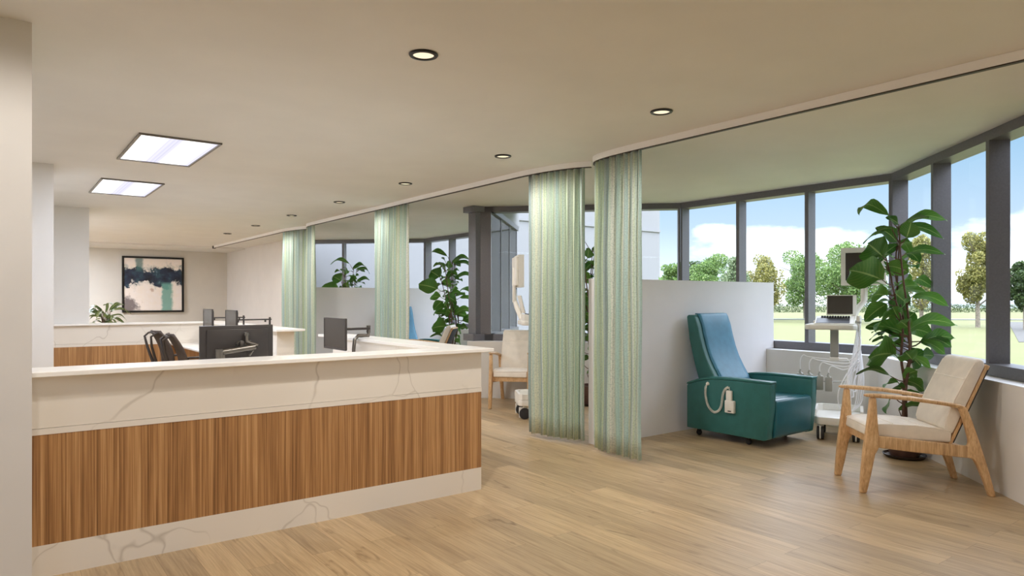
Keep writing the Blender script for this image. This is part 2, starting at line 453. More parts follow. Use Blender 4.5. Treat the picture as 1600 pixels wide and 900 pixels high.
def emit_mat(name, col, strength, streak=False):
    t = NT(name)
    em = t.n('ShaderNodeEmission', {'Color': col, 'Strength': strength})
    if streak:
        v = t.obj()
        sep = t.n('ShaderNodeSeparateXYZ', {'Vector': v})
        cm = t.n('ShaderNodeCombineXYZ', {'X': t.math('MULTIPLY', sep.outputs['X'], 5.2), 'Y': 0.0, 'Z': 1.3})
        s = t.noise(cm.outputs[0], 1.0, 3, 0.6)
        c = t.ramp(s, [(0.36, (0.42, 0.41, 0.50, 1)), (0.46, (0.75, 0.74, 0.85, 1)), (0.52, (1, 1, 1, 1))])
        t.l(c, em.inputs['Color'])
    t.l(em.outputs[0], t.t.nodes['Material Output'].inputs[0])
    t.t.nodes.remove(t.b)
    return t.m
M['troffer_glow'] = emit_mat('troffer_diffuser', (1, 1, 1, 1), 1.6, True)
M['lamp_glow'] = emit_mat('downlight_lens', (1.0, 0.84, 0.58, 1), 1.25)
M['reflector'] = plain('downlight_reflector', srgb(250, 240, 220), 0.3)

def art_mat():
    t = NT('abstract_canvas')
    tc = t.n('ShaderNodeTexCoord'); uv = tc.outputs['UV']
    sep = t.n('ShaderNodeSeparateXYZ', {'Vector': uv}); u, v = sep.outputs['X'], sep.outputs['Y']
    n_big = t.noise(uv, 3.2, 6, 0.65); n_fine = t.noise(uv, 9, 6, 0.7)
    base = t.mix(n_fine, srgb(242, 228, 208), srgb(246, 240, 240))
    # dark band across the upper middle
    wob = t.math('MULTIPLY', t.math('SUBTRACT', n_big, 0.5), 0.8)
    d = t.math('ABSOLUTE', t.math('SUBTRACT', t.math('ADD', v, wob), 0.655))
    band = t.ramp(t.math('ADD', d, t.math('MULTIPLY', t.math('SUBTRACT', n_fine, 0.5), 0.12)), [(0.135, (1, 1, 1, 1)), (0.175, (0, 0, 0, 1))])
    halo = t.ramp(d, [(0.15, (1, 1, 1, 1)), (0.25, (0, 0, 0, 1))])
    dark = t.ramp(t.noise(uv, 6, 5, 0.6), [(0.35, srgb(14, 16, 28)), (0.52, srgb(32, 44, 66)), (0.62, srgb(46, 76, 84)), (0.72, srgb(120, 140, 160))])
    c = t.mix(t.math('MULTIPLY', halo, t.ramp(n_fine, [(0.45, (0, 0, 0, 1)), (0.6, (0.7, 0.7, 0.7, 1))])), base, srgb(86, 122, 112))
    c = t.mix(band, c, dark)
    # green drip
    du = t.math('ABSOLUTE', t.math('SUBTRACT', t.math('ADD', u, t.math('MULTIPLY', t.math('SUBTRACT', n_fine, 0.5), 0.12)), 0.735))
    drip = t.math('MULTIPLY', t.ramp(du, [(0.07, (1, 1, 1, 1)), (0.11, (0, 0, 0, 1))]), t.ramp(v, [(0.50, (1, 1, 1, 1)), (0.56, (0, 0, 0, 1))]))
    c = t.mix(t.math('MULTIPLY', drip, 0.9), c, srgb(104, 160, 148))
    du2 = t.math('ABSOLUTE', t.math('SUBTRACT', t.math('ADD', u, t.math('MULTIPLY', t.math('SUBTRACT', n_fine, 0.5), 0.1)), 0.25))
    drip2 = t.math('MULTIPLY', t.ramp(du2, [(0.04, (1, 1, 1, 1)), (0.08, (0, 0, 0, 1))]), t.ramp(v, [(0.72, (0, 0, 0, 1)), (0.8, (1, 1, 1, 1))]))
    c = t.mix(t.math('MULTIPLY', drip2, 0.8), c, srgb(70, 112, 108))
    # dark corner and rust touch
    dist = t.n('ShaderNodeVectorMath', {0: uv, 1: (0.02, 0.05, 0)}, operation='DISTANCE')
    corner = t.ramp(t.math('ADD', dist.outputs['Value'], t.math('MULTIPLY', t.math('SUBTRACT', n_fine, 0.5), 0.5)), [(0.15, (1, 1, 1, 1)), (0.26, (0, 0, 0, 1))])
    c = t.mix(t.math('MULTIPLY', corner, 0.85), c, srgb(78, 64, 68))
    d3 = t.n('ShaderNodeVectorMath', {0: uv, 1: (0.48, 0.40, 0)}, operation='DISTANCE')
    rust = t.ramp(t.math('ADD', d3.outputs['Value'], t.math('MULTIPLY', t.math('SUBTRACT', n_fine, 0.5), 0.3)), [(0.0, (0.7, 0.7, 0.7, 1)), (0.05, (0, 0, 0, 1))])
    c = t.mix(t.math('MULTIPLY', rust, 0.8), c, srgb(150, 96, 62))
    t.l(c, t.b.inputs['Base Color']); t.b.inputs['Roughness'].default_value = 0.55
    return t.m
M['art'] = art_mat()
# ================================================================== THE SETTING
def struct(name, mb, m, **k):
    o = mb.build(name, m, **k); o['kind'] = 'structure'; return o

# plan of the window line (outer glazing line), from back of the room to the far end
def off_line(pts, d):
    """offset an open polyline to its left side by d (mitred)"""
    out = []
    n = len(pts)
    for i, p in enumerate(pts):
        p = Vector(p)
        def nrm(a, b):
            q = (Vector(b) - Vector(a)).normalized(); return Vector((-q.y, q.x))
        if i == 0: nn = nrm(pts[0], pts[1]); out.append(p + nn * d); continue
        if i == n - 1: nn = nrm(pts[-2], pts[-1]); out.append(p + nn * d); continue
        n1 = nrm(pts[i - 1], pts[i]); n2 = nrm(pts[i], pts[i + 1])
        bis = (n1 + n2).normalized()
        out.append(p + bis * (d / max(0.35, bis.dot(n1))))
    return out

XB = 8.06; XA = 5.94
PLAN = [(XA, -5.75), (XB, -3.63), (XB, -0.63), (XA, 1.49), (XB, 3.61), (XB, 6.59), (XA, 8.71), (XB, 10.83), (XB, 14.13), (XA, 16.25)]
# going +Y with the room on the left-hand side (-X)
inner = off_line(PLAN, 0.17)
outer = off_line(PLAN, -0.22)
roof = off_line(PLAN, -0.02)

def wall_quad(mb, a0, a1, b1, b0, z0, z1):
    vs = [(a0.x, a0.y, z0), (a1.x, a1.y, z0), (b1.x, b1.y, z0), (b0.x, b0.y, z0), (a0.x, a0.y, z1), (a1.x, a1.y, z1), (b1.x, b1.y, z1), (b0.x, b0.y, z1)]
    mb.poly(vs, [(3, 2, 1, 0), (4, 5, 6, 7), (0, 1, 5, 4), (1, 2, 6, 5), (2, 3, 7, 6), (3, 0, 4, 7)])

# floor
room = [(-3.2, -5.9), (XA, -5.9)] + [tuple(p) for p in off_line(PLAN, -0.15)] + [(5.6, 16.6), (5.6, 21.7), (-3.2, 21.7)]
def slab(pts, z0, z1):
    mb = MB(); t = mb.bm
    lo = [t.verts.new((x, y, z0)) for x, y in pts]; hi = [t.verts.new((x, y, z1)) for x, y in pts]
    n = len(pts)
    for i in range(n): t.faces.new((lo[i], lo[(i + 1) % n], hi[(i + 1) % n], hi[i]))
    f1 = t.faces.new(lo[::-1]); f2 = t.faces.new(hi)
    bmesh.ops.triangulate(t, faces=[f1, f2])
    bmesh.ops.recalc_face_normals(t, faces=t.faces)
    return mb
struct('floor', slab(room, -0.2, 0.0), M['floor'], smooth=False)

# ceiling: slab with holes is avoided, the fittings sit just under it
room_c = [(-3.2, -5.9), (XA, -5.9)] + [tuple(p) for p in roof] + [(5.8, 16.8), (5.8, 21.9), (-3.2, 21.9)]
struct('ceiling', slab(room_c, H, H + 0.35), M['ceiling'], smooth=False)
mb = MB(); mb.box(-3.1, 5.55, 19.78, 21.64, H - 0.035, H - 0.001)
struct('ceiling', mb, M['ceiling'], smooth=False)

# low walls below the glazing, one per facet, each with its white ledge
for i in range(len(PLAN) - 1):
    mb = MB(); wall_quad(mb, inner[i], inner[i + 1], outer[i + 1], outer[i], -0.2, 0.85)
    struct('wall_right', mb, M['wall'], smooth=False)
    mb = MB(); wall_quad(mb, inner[i], inner[i + 1], outer[i + 1], outer[i], 0.85, 0.856)
    struct('trim_1', mb, M['sill'], smooth=False)
    mb = MB(); wall_quad(mb, off_line(PLAN, -0.021)[i], off_line(PLAN, -0.021)[i + 1], off_line(PLAN, -0.2)[i + 1], off_line(PLAN, -0.2)[i], H, H + 0.75)
    struct('wall_parapet', mb, M['facade'], smooth=False)

# glazing, one window per facet: head, sill, mullions, panes
def window(idx, i, nm, start=0.0, skip_first=False, step=None):
    a, b = Vector(PLAN[i]), Vector(PLAN[i + 1])
    d = (b - a); L = d.length; d.normalize()
    n = Vector((d.y, -d.x))           # outward
    root = empty('window_%d' % idx, (a.x, a.y, 0)); root['kind'] = 'structure'
    def quad(mb, s0, s1, o0, o1, z0, z1):
        p = [a + d * s0 + n * o0, a + d * s1 + n * o0, a + d * s1 + n * o1, a + d * s0 + n * o1]
        p = [q - a for q in p]
        wall_quad(mb, p[0], p[1], p[2], p[3], z0, z1)
    mb = MB(); quad(mb, 0, L, 0, 0.2, H - 0.085, H - 0.001); mb.build('window_head', M['frame'], root, smooth=False)
    mb = MB(); quad(mb, 0, L, 0, 0.2, 0.857, 0.955); mb.build('window_sill', M['frame'], root, smooth=False)
    k = int(round(L / step)) if step else 3
    st = L / k if not step else step
    pos = [j * st for j in range(0, k + 1)]
    for j, s in enumerate(pos):
        s0, s1 = (s - 0.005, s + 0.045) if 0 < j < k else ((0.0, 0.03) if j == 0 else (L - 0.03, L))
        mb = MB(); quad(mb, s0, s1, 0.002, 0.165, 0.955, H - 0.085); mb.build('mullion', M['frame'], root, smooth=False)
    for j in range(k):
        mb = MB(); quad(mb, pos[j] + 0.03, pos[j + 1] - 0.01, 0.158, 0.163, 0.955, H - 0.085)
        mb.build('pane', M['glass'], root, smooth=False)
    return root
steps = {7: 1.1}
for i in range(len(PLAN) - 1):
    window(i + 1, i, 'w', step=steps.get(i, None) if i in steps else (Vector(PLAN[i + 1]) - Vector(PLAN[i])).length / 3)

# pier where two bays meet (and the hidden ones beyond)
for (x, y) in ((XA, 8.71), (XA, 1.49), (XA, 16.25)):
    mb = MB(); mb.box(x - 0.085, x + 0.03, y + 0.0, y + 0.2, 0.9, H - 0.09)
    struct('trim_2', mb, M['frame'], smooth=False)
    if y < 5: continue
    mb = MB(); mb.box(x - 0.17, x + 0.04, y - 0.06, y + 0.22, H - 0.088, H - 0.001)
    mb.box(x - 0.17, x + 0.04, y - 0.06, y + 0.22, 0.857, 0.957)
    struct('trim_2', mb, M['frame'], smooth=False)

# solid walls
def wbox(name, x0, x1, y0, y1, z0=-0.2, z1=H, m='wall'):
    mb = MB(); mb.box(x0, x1, y0, y1, z0, z1); return struct(name, mb, M[m], smooth=False)
wbox('wall_right', 5.55, 5.80, 16.62, 21.9)
mb = MB(); wall_quad(mb, Vector((5.55, 16.62)), Vector((5.88, 16.29)), Vector((6.1, 16.5)), Vector((5.8, 16.87)), -0.2, H)
struct('wall_right', mb, M['wall'], smooth=False)
wbox('wall_back', -3.2, 5.8, 21.65, 21.9, m='wall_cream')
wbox('wall_left', -3.4, -3.2, -6.0, 5.2)
wbox('wall_left', -3.4, 0.146, 4.28, 5.15)                    # near column face at the left edge
wbox('wall_left', -0.75, -0.5, 5.15, 8.65)
wbox('wall_left', -0.75, 0.482, 8.65, 9.5)
wbox('wall_left', -0.0, 0.25, 9.5, 12.5)
wbox('wall_left', -0.1, 1.158, 12.5, 13.1)
wbox('wall_left', 0.2, 0.45, 13.1, 21.7)
wbox('wall_front', -3.4, 6.1, -6.1, -5.9)

# ================================================================== OUTSIDE
GZ = -0.35
mb = MB(); mb.poly([(-60, -60, GZ), (150, -60, GZ), (150, 160, GZ), (-60, 160, GZ)], [(0, 1, 2, 3)])
g = mb.build('lawn', M['lawn'], smooth=False); g['kind'] = 'structure'; g['label'] = 'yellow-green lawn outside the windows'
# path and kerb that cross the lawn far off
def at(u, depth, z=0.0):
    p = FW * depth + RT * ((u - 800) / 1072.0 * depth)
    return Vector((p.x, p.y, z))
def depth_of(v, z): return (EYE - z) * 1072.0 / (v - 466.5)
def ground_strip(name, q, z, m, label):
    mb = MB(); mb.poly([(p.x, p.y, z) for p in q] + [(p.x, p.y, GZ - 0.05) for p in q], [(0, 1, 2, 3), (0, 4, 5, 1), (1, 5, 6, 2), (2, 6, 7, 3), (3, 7, 4, 0)])
    o = mb.build(name, m, smooth=False); o['kind'] = 'structure'; return o
ground_strip('kerb', [at(900, 62), at(2100, 58), at(2100, 56.6), at(900, 60.4)], GZ + 0.08, M['kerb'], 'kerb')
ground_strip('path', [at(1575, 54), at(2300, 48), at(2100, 29), at(1592, 29)], GZ + 0.02, M['asphalt'], 'path')

# neighbouring wing of the building, seen through the glazing
wing = MB(); wing.box(6.0, 19.9, 17.25, 24.0, GZ, 8.5)
wing.box(6.0, 19.9, 17.21, 17.27, 3.98, 4.06)
o = struct('wall_wing', wing, M['facade'], smooth=False)

# ------------------------------------------------------------------ trees
def leaf_cloud(rng, blobs, n, size, droop=0.0):
    """many small leaves spread through a set of ellipsoid clumps"""
    verts, faces = [], []
    n = int(n * 1.5); size = size * 0.70
    tot = sum(b[3] * b[4] * b[5] for b in blobs)
    for (bx, by, bz, rx, ry, rz) in blobs:
        m = int(n * rx * ry * rz / tot)
        for _ in range(m):
            while True:
                p = Vector((rng.uniform(-1, 1), rng.uniform(-1, 1), rng.uniform(-1, 1)))
                if 0.12 < p.length <= 1: break
            p = p.normalized() * (p.length ** 0.5)
            c = Vector((bx + p.x * rx, by + p.y * ry, bz + p.z * rz))
            a = Vector((rng.gauss(0, 1), rng.gauss(0, 1), rng.gauss(0, 1) - droop)).normalized()
            b = a.cross(Vector((rng.gauss(0, 1), rng.gauss(0, 1), rng.gauss(0, 1)))).normalized()
            s = size * rng.uniform(0.6, 1.3)
            k = len(verts)
            verts += [c - a * s, c + b * s * 0.55, c + a * s, c - b * s * 0.55]
            faces.append((k, k + 1, k + 2, k + 3))
    return verts, faces

def tree(u, depth, top_v, width_px, label, mat, seed, trunk=0.35, n=4200, kind='round', name='tree', size=0.13, base_v=None, group=None):
    rng = random.Random(seed)
    base = at(u, depth, GZ)
    h = EYE + (466.5 - top_v) / 1072.0 * depth - GZ
    w = width_px / 1072.0 * depth
    root = empty(name, base, rng.uniform(0, 6.28))
    tag(root, label, 'tree', group)
    t = MB()
    tr = 0.018 * h + 0.03
    t.tube([(0, 0, -0.1), (0.02 * h * rng.uniform(-1, 1), 0, h * 0.3), (0.02 * h * rng.uniform(-1, 1), 0.02 * h, h * 0.62), (0, 0, h * 0.88)], [tr, tr * 0.8, tr * 0.5, tr * 0.15], 7)
    for k in range(9):
        a = rng.uniform(0, 6.28); z0 = h * rng.uniform(trunk * 0.75, 0.7)
        r = w * 0.5 * rng.uniform(0.5, 0.85)
        t.tube([(0, 0, z0), (math.cos(a) * r * 0.5, math.sin(a) * r * 0.5, z0 + h * 0.08), (math.cos(a) * r, math.sin(a) * r, z0 + h * rng.uniform(0.1, 0.2))], [tr * 0.4, tr * 0.25, tr * 0.08], 5)
    t.build('trunk', M['tree_bark'], root)
    blobs = []
    zc = h * (1 + trunk) / 2; hz = h * (1 - trunk) / 2
    for k in range(30):
        f = rng.uniform(-0.9, 0.88)
        if kind == 'column': rad = w * 0.5 * (1 - abs(f) ** 2.2) * 0.86
        else: rad = w * 0.5 * math.sqrt(max(0.05, 1 - f * f)) * 0.84
        a = rng.uniform(0, 6.28); rr = rad * math.sqrt(rng.random())
        s = rng.uniform(0.12, 0.24)
        blobs.append((math.cos(a) * rr, math.sin(a) * rr, zc + f * hz * 0.92, w * s * 0.8, w * s * 0.8, min(w, h) * s * (0.95 if kind == 'column' else 0.62)))
    blobs.append((0, 0, zc, w * 0.22, w * 0.22, hz * 0.78))
    vs, fs = leaf_cloud(rng, blobs, n, size, 0.8 if kind == 'column' else 0)
    f = MB(); f.poly(vs, fs); f.build('foliage', mat, root, smooth=False)
    return root
tree(1528, 44, 356, 74, 'tall olive-yellow tree on the lawn, framed alone between the two right-hand window posts', M['fol_olive'], 11, 0.22, 7600, 'column', size=0.115)
tree(1440, 46, 366, 60, 'olive-green tree on the lawn behind the top of the rubber plant', M['fol_olive'], 12, 0.2, 6000, 'column', size=0.115)
tree(1602, 40, 405, 62, 'dark green tree cut by the right edge of the picture', M['fol_dark'], 13, 0.25, 5200, size=0.12)
tree(1335, 52, 376, 122, 'broad fresh-green tree on the lawn behind the white cart monitor', M['fol_green'], 14, 0.22, 9000, size=0.13)
tree(1258, 60, 392, 92, 'fresh-green tree seen left of the post beside the keyboard deck', M['fol_green'], 15, 0.2, 6500, size=0.14)
tree(1196, 56, 388, 74, 'pale olive tree right of the post above the end of the low partition', M['fol_olive'], 16, 0.15, 6500, 'column', size=0.13)
tree(1146, 40, 398, 50, 'pale blue-green conifer-like tree just left of the second post', M['fol_pale'], 17, 0.08, 5200, 'column', size=0.12)
tree(1106, 74, 392, 74, 'bushy green tree in the middle of the pane above the low partition', M['fol_green'], 18, 0.12, 6500, size=0.15)
tree(1052, 60, 408, 60, 'small green tree beside the edge of the pale building wing', M['fol_green'], 19, 0.1, 5200, size=0.15)
tree(1082, 80, 402, 40, 'dark green tree just right of the corner window post', M['fol_dark'], 20, 0.1, 3600, size=0.16)

# clipped hedge at the end of the lawn
rng = random.Random(33)
hd = 92.0
blobs = []
for k in range(64):
    p = at(1120 + k * 9.5, hd, 0)
    blobs.append((p.x, p.y, GZ + 0.55, 0.85, 0.85, rng.uniform(0.5, 0.72)))
vs, fs = leaf_cloud(rng, blobs, 12000, 0.12)
f = MB(); f.poly(vs, fs); o = f.build('hedge', M['fol_dark'], smooth=False)
tag(o, 'long low clipped hedge at the far edge of the lawn', 'hedge')

# shrub with white flowers just outside the glazing, its tip shows over the partition
rng = random.Random(5)
sh = empty('flowering_shrub', at(1036, 15.5, GZ)); tag(sh, 'leafy shrub with white flowers outside the glass, its tip above the low partition', 'shrub')
vs, fs = leaf_cloud(rng, [(0, 0, 1.7, 0.34, 0.34, 0.62), (0.1, -0.15, 2.0, 0.3, 0.3, 0.32), (0.25, -0.2, 1.2, 0.4, 0.4, 0.6)], 420, 0.085)
f = MB(); f.poly(vs, fs); f.build('foliage', M['fol_green'], sh, smooth=False)
t = MB(); t.tube([(0, 0, 0), (0.02, 0, 1.0), (0, 0.03, 2.0)], [0.03, 0.02, 0.008], 6); t.build('stem', M['tree_bark'], sh)
for dx, dy, dz in ((-0.25, 0.2, 2.0), (-0.02, 0.0, 2.22), (0.15, -0.1, 2.12)):
    fl = MB()
    for k in range(6):
        a = k * PI / 3
        c = Vector((dx, dy, dz)); d = Vector((math.cos(a), math.sin(a), 0.45)) * 0.06; s = Vector((-math.sin(a), math.cos(a), 0)) * 0.03
        fl.poly([c, c + d * 0.6 + s, c + d, c + d * 0.6 - s], [(0, 1, 2, 3)])
    fl.build('flower', M['petal'], sh, smooth=False)

# ================================================================== LOW PARTITIONS BETWEEN THE TREATMENT PLACES
def partition(y0, y1, label, ztop=1.706):
    mb = MB()
    pts = [(4.9, 0.001), (7.885, 0.001), (7.885, 0.86), (8.055, 0.86), (8.055, ztop), (4.9, ztop)]
    mb.prism(pts, y0, y1, 'xz')
    o = mb.build('partition_wall', M['partition'], smooth=False)
    tag(o, label, 'partition', 'low partitions between treatment places')
    return o
partition(5.07, 5.2, 'low white partition wall standing behind the teal recliner in the near bay')
partition(13.0, 13.13, 'far low white partition wall, seen between the two distant curtains', 1.72)

# ================================================================== CURTAIN TRACKS AND CURTAINS
def bez(p0, p1, p2, p3, n):
    out = []
    for i in range(n + 1):
        t = i / n; a = 1 - t
        out.append(Vector(p0) * a ** 3 + Vector(p1) * 3 * a * a * t + Vector(p2) * 3 * a * t * t + Vector(p3) * t ** 3)
    return out
def path_resample(pts, step):
    L = [0]
    for a, b in zip(pts, pts[1:]): L.append(L[-1] + (b - a).length)
    n = max(2, int(L[-1] / step)); out = []
    j = 0
    for i in range(n + 1):
        s = L[-1] * i / n
        while j < len(L) - 2 and L[j + 1] < s: j += 1
        f = (s - L[j]) / max(1e-9, L[j + 1] - L[j]); out.append(pts[j].lerp(pts[j + 1], f))
    return out, L[-1]
XT = 4.655
def near_end(y):   # track arriving at a partition: bends towards the bay
    return bez((XT, y - 0.95, 0), (XT, y - 0.50, 0), (XT + 0.01, y - 0.24, 0), (XT + 0.13, y - 0.13, 0), 12) + bez((XT + 0.135, y - 0.125, 0), (XT + 0.17, y - 0.09, 0), (XT + 0.20, y - 0.075, 0), (XT + 0.25, y - 0.07, 0), 5)[0:]
def far_start(y):
    return bez((XT + 0.23, y + 0.02, 0), (XT + 0.10, y + 0.18, 0), (XT, y + 0.5, 0), (XT, y + 1.0, 0), 14)
tracks = {}
def track(name_pts, label, cap=False):
    pts = name_pts
    ol = off_line([(p.x, p.y) for p in pts], 0.018); orr = off_line([(p.x, p.y) for p in pts], -0.018)
    root = empty('curtain_track'); tag(root, label, 'curtain track', 'ceiling curtain tracks')
    for nm, zz0, zz1, w, mm in (('rail', H - 0.058, H - 0.001, 0.02, 'track'), ('slot', H - 0.066, H - 0.0575, 0.016, 'track_dark')):
        ol = off_line([(p.x, p.y) for p in pts], w); orr = off_line([(p.x, p.y) for p in pts], -w)
        mb = MB()
        n = len(pts)
        vs = []
        for a, b in zip(ol, orr): vs += [(a.x, a.y, zz0), (b.x, b.y, zz0), (b.x, b.y, zz1), (a.x, a.y, zz1)]
        fs = []
        for i in range(n - 1):
            k = i * 4
            for q in range(4): fs.append((k + q, k + (q + 1) % 4, k + 4 + (q + 1) % 4, k + 4 + q))
        fs += [(0, 3, 2, 1), tuple(4 * (n - 1) + q for q in range(4))]
        mb.poly(vs, fs); bmesh.ops.recalc_face_normals(mb.bm, faces=mb.bm.faces)
        mb.build(nm, M[mm], root, ang=30)
    if cap:
        e = pts[-1]; mb = MB(); mb.box(e.x - 0.035, e.x + 0.035, e.y, e.y + 0.1, H - 0.075, H - 0.001, 0.006); mb.build('end_cap', M['track_dark'], root)
    return root
Y1, Y2 = 5.12, 12.98
tA = [Vector((XT, -5.5, 0))] + near_end(Y1)
tB = far_start(Y1) + near_end(Y2)
tC = far_start(Y2) + [Vector((XT, 19.4, 0))]
track(tA, 'white ceiling curtain track running from the right edge to the nearest curtain')
track(tB, 'white ceiling curtain track over the middle stretch, between the near and far partitions')
track(tC, 'farthest white ceiling curtain track, ending in a dark cap near the painting', True)

def curtain(pts, s0, s1, label, pleat=0.092, amp=0.036, z0=0.04, seed=1, uoff=0.0, gather=2.6):
    """cloth hanging from the track polyline between arc positions s0..s1"""
    rp, L = path_resample(pts, 0.01)
    rng = random.Random(seed)
    step = L / (len(rp) - 1)
    i0, i1 = int(s0 / step), min(int(s1 / step), len(rp) - 1)
    N = 12
    seg = []
    total = (i1 - i0) * step
    npl = max(3, int(round(total / pleat)))
    nu = npl * N
    # pleat widths vary
    ws = [rng.uniform(0.7, 1.35) for _ in range(npl)]; sw = sum(ws)
    acc = [0]
    for w in ws: acc.append(acc[-1] + w / sw)
    am = [amp * rng.uniform(0.75, 1.25) for _ in range(npl)]
    nz = 14
    bm = bmesh.new(); uvl = bm.loops.layers.uv.new('UVMap'); grid = []
    for i in range(nu + 1):
        k = min(i // N, npl - 1); f = (i - k * N) / N
        s = acc[k] + (acc[k + 1] - acc[k]) * f
        fi = i0 + s * (i1 - i0); j = min(int(fi), len(rp) - 2)
        p = rp[j].lerp(rp[j + 1], fi - j); d = (rp[j + 1] - rp[j]).normalized(); n = Vector((-d.y, d.x, 0))
        w = math.sin(f * 2 * PI)
        w = math.copysign(abs(w) ** 0.7, w)
        col = []
        for q in range(nz + 1):
            z = z0 + (H - 0.0675 - z0) * q / nz
            tt = 1 - q / nz
            spread = 0.55 + 0.55 * min(1, tt * 3)
            a = am[k] * spread
            sl = 0.35 * math.sin(f * 4 * PI) * (acc[k + 1] - acc[k]) * total * 0.3
            wob = 0.006 * math.sin(z * 3.1 + k * 1.7) * tt
            co = p + n * (w * a + wob) + d * (sl + wob)
            col.append(bm.verts.new((co.x, co.y, z)))
        grid.append(col)
    ulen = total * gather
    for i in range(nu):
        for q in range(nz):
            fc = bm.faces.new((grid[i][q], grid[i + 1][q], grid[i + 1][q + 1], grid[i][q + 1]))
            for lp, (ui, vi) in zip(fc.loops, ((i, q), (i + 1, q), (i + 1, q + 1), (i, q + 1))):
                lp[uvl].uv = (uoff + ulen * ui / nu, 3.0 * vi / nz)
    mb = MB(); mb.bm.free(); mb.bm = bm
    o = mb.build('curtain', M['curtain'], ang=80)
    sd = o.modifiers.new('cloth_thickness', 'SOLIDIFY'); sd.thickness = 0.003; sd.offset = 0
    tag(o, label, 'curtain', 'striped privacy curtains on the ceiling tracks')
    # small track gliders
    return o
def arclen(pts, upto_y):
    s = 0
    for a, b in zip(pts, pts[1:]):
        if a.y <= upto_y <= b.y:
            return s + (b - a).length * (upto_y - a.y) / (b.y - a.y)
        s += (b - a).length
    return s
curtain(tA, arclen(tA, 4.25), arclen(tA, 4.96), 'nearest striped green curtain, right one of the front pair beside the low partition', seed=3, uoff=0.3)
curtain(tB, arclen(tB, 5.20), arclen(tB, 5.90), 'striped green curtain, left one of the front pair, hiding the second cart', seed=4, uoff=5.1)
curtain(tB, arclen(tB, 8.62), arclen(tB, 9.72), 'striped green curtain bunched behind the right monitor of the near desk', seed=6, uoff=9.4)
curtain(tB, arclen(tB, 12.2), arclen(tB, 12.86), 'striped green curtain ending at the far partition, narrow right-hand part of the farthest pair', seed=8, uoff=14.0)
curtain(tC, arclen(tC, 13.05), arclen(tC, 13.95), 'farthest striped green curtain, left of the far partition beside the plain wall', seed=9, uoff=17.7)
# ================================================================== CEILING LIGHTS
def downlight(x, y, label, k=1.0):
    root = empty('ceiling_downlight', (x, y, H)); tag(root, label, 'ceiling light', 'round recessed downlights')
    mb = MB(); mb.lathe([(0.062, -0.001), (0.083, -0.001), (0.084, -0.006), (0.080, -0.012), (0.064, -0.014), (0.060, -0.010), (0.0605, -0.001)], seg=32)
    mb.build('trim_ring', M['black_metal'], root)
    mb = MB(); mb.lathe([(0.0, -0.002), (0.061, -0.002), (0.061, -0.005), (0.0, -0.005)], seg=28); mb.build('lens', M['lamp_glow'], root)
    ld = bpy.data.lights.new('downlight_beam', 'SPOT'); ld.energy = DOWNLIGHT_W * 2.2 * k; ld.color = DOWNLIGHT_COL
    ld.spot_size = math.radians(172); ld.spot_blend = 0.45; ld.shadow_soft_size = 0.05
    lo = bpy.data.objects.new('downlight_beam', ld); COL.objects.link(lo); lo.parent = root; lo.location = (0, 0, -0.03)
    return root
DL = [(4.0, 'nearest black-rimmed round downlight of the row, above the path to the teal recliner', 3.45),
      (4.0, 'second black-rimmed round downlight of the row along the curtain track', 5.47),
      (4.0, 'third round downlight of the row, above the curtain bunch by the right monitor', 7.49),
      (4.0, 'fourth round downlight of the row, counting away from the camera', 9.51),
      (4.0, 'fifth round downlight of the row, above the far pair of curtains', 11.53),
      (4.0, 'sixth round downlight of the row, a small dark ellipse far away', 13.55),
      (4.0, 'farthest round downlight of the row, nearest the end of the track', 15.57)]
for x, lb, y in DL: downlight(x, y, lb)
downlight(1.97, 3.47, 'largest round downlight, alone above the front of the desk', 1.95)
for x, y, k in ((-0.06, 3.30, 0.75), (1.97, 1.45, 0.25), (-0.6, 0.6, 0.3), (1.97, -0.6, 0.45), (4.0, -0.6, 0.7)):  # unseen downlights, added to light the near column and desk front
    downlight(x, y, 'added round fill downlight outside the picture', k)

def troffer(x0, y0, label, k=1.0):
    W_, L_ = 0.672, 1.335
    root = empty('ceiling_light_panel', (x0 + W_ / 2, y0 + L_ / 2, H)); tag(root, label, 'ceiling light', 'rectangular light panels over the desks')
    mb = MB(); w, l = W_ / 2, L_ / 2
    for a in ((-w, -w + 0.022, -l, l), (w - 0.022, w, -l, l), (-w + 0.022, w - 0.022, -l, -l + 0.022), (-w + 0.022, w - 0.022, l - 0.022, l)):
        mb.box(a[0], a[1], a[2], a[3], -0.016, -0.001)
    mb.build('frame', M['steel'], root, smooth=False)
    mb = MB(); mb.box(-w + 0.022, w - 0.022, -l + 0.022, l - 0.022, -0.006, -0.001); mb.build('diffuser', M['troffer_glow'], root, smooth=False)
    ld = bpy.data.lights.new('panel_light', 'AREA'); ld.shape = 'RECTANGLE'; ld.size = 0.6; ld.size_y = 1.25; ld.energy = TROFFER_W * k; ld.color = TROFFER_COL
    lo = bpy.data.objects.new('panel_light', ld); COL.objects.link(lo); lo.parent = root; lo.location = (0, 0, -0.03)
    return root
troffer(0.967, 6.55, 'larger bright rectangular light panel in the ceiling over the near desk')
for x_, y_, k_ in ((0.5, 14.6, 2.6), (0.7, 19.3, 8.0), (-1.9, 1.6, 0.3), (-1.0, -3.0, 0.4), (1.9, -3.6, 0.4)):  # extra panels kept out of sight, added to brighten far wall and desk
    troffer(x_, y_, 'added rectangular fill light panel hidden behind a column or the viewer', k_)
troffer(0.977, 9.27, 'smaller bright rectangular light panel in the ceiling over the far desk')

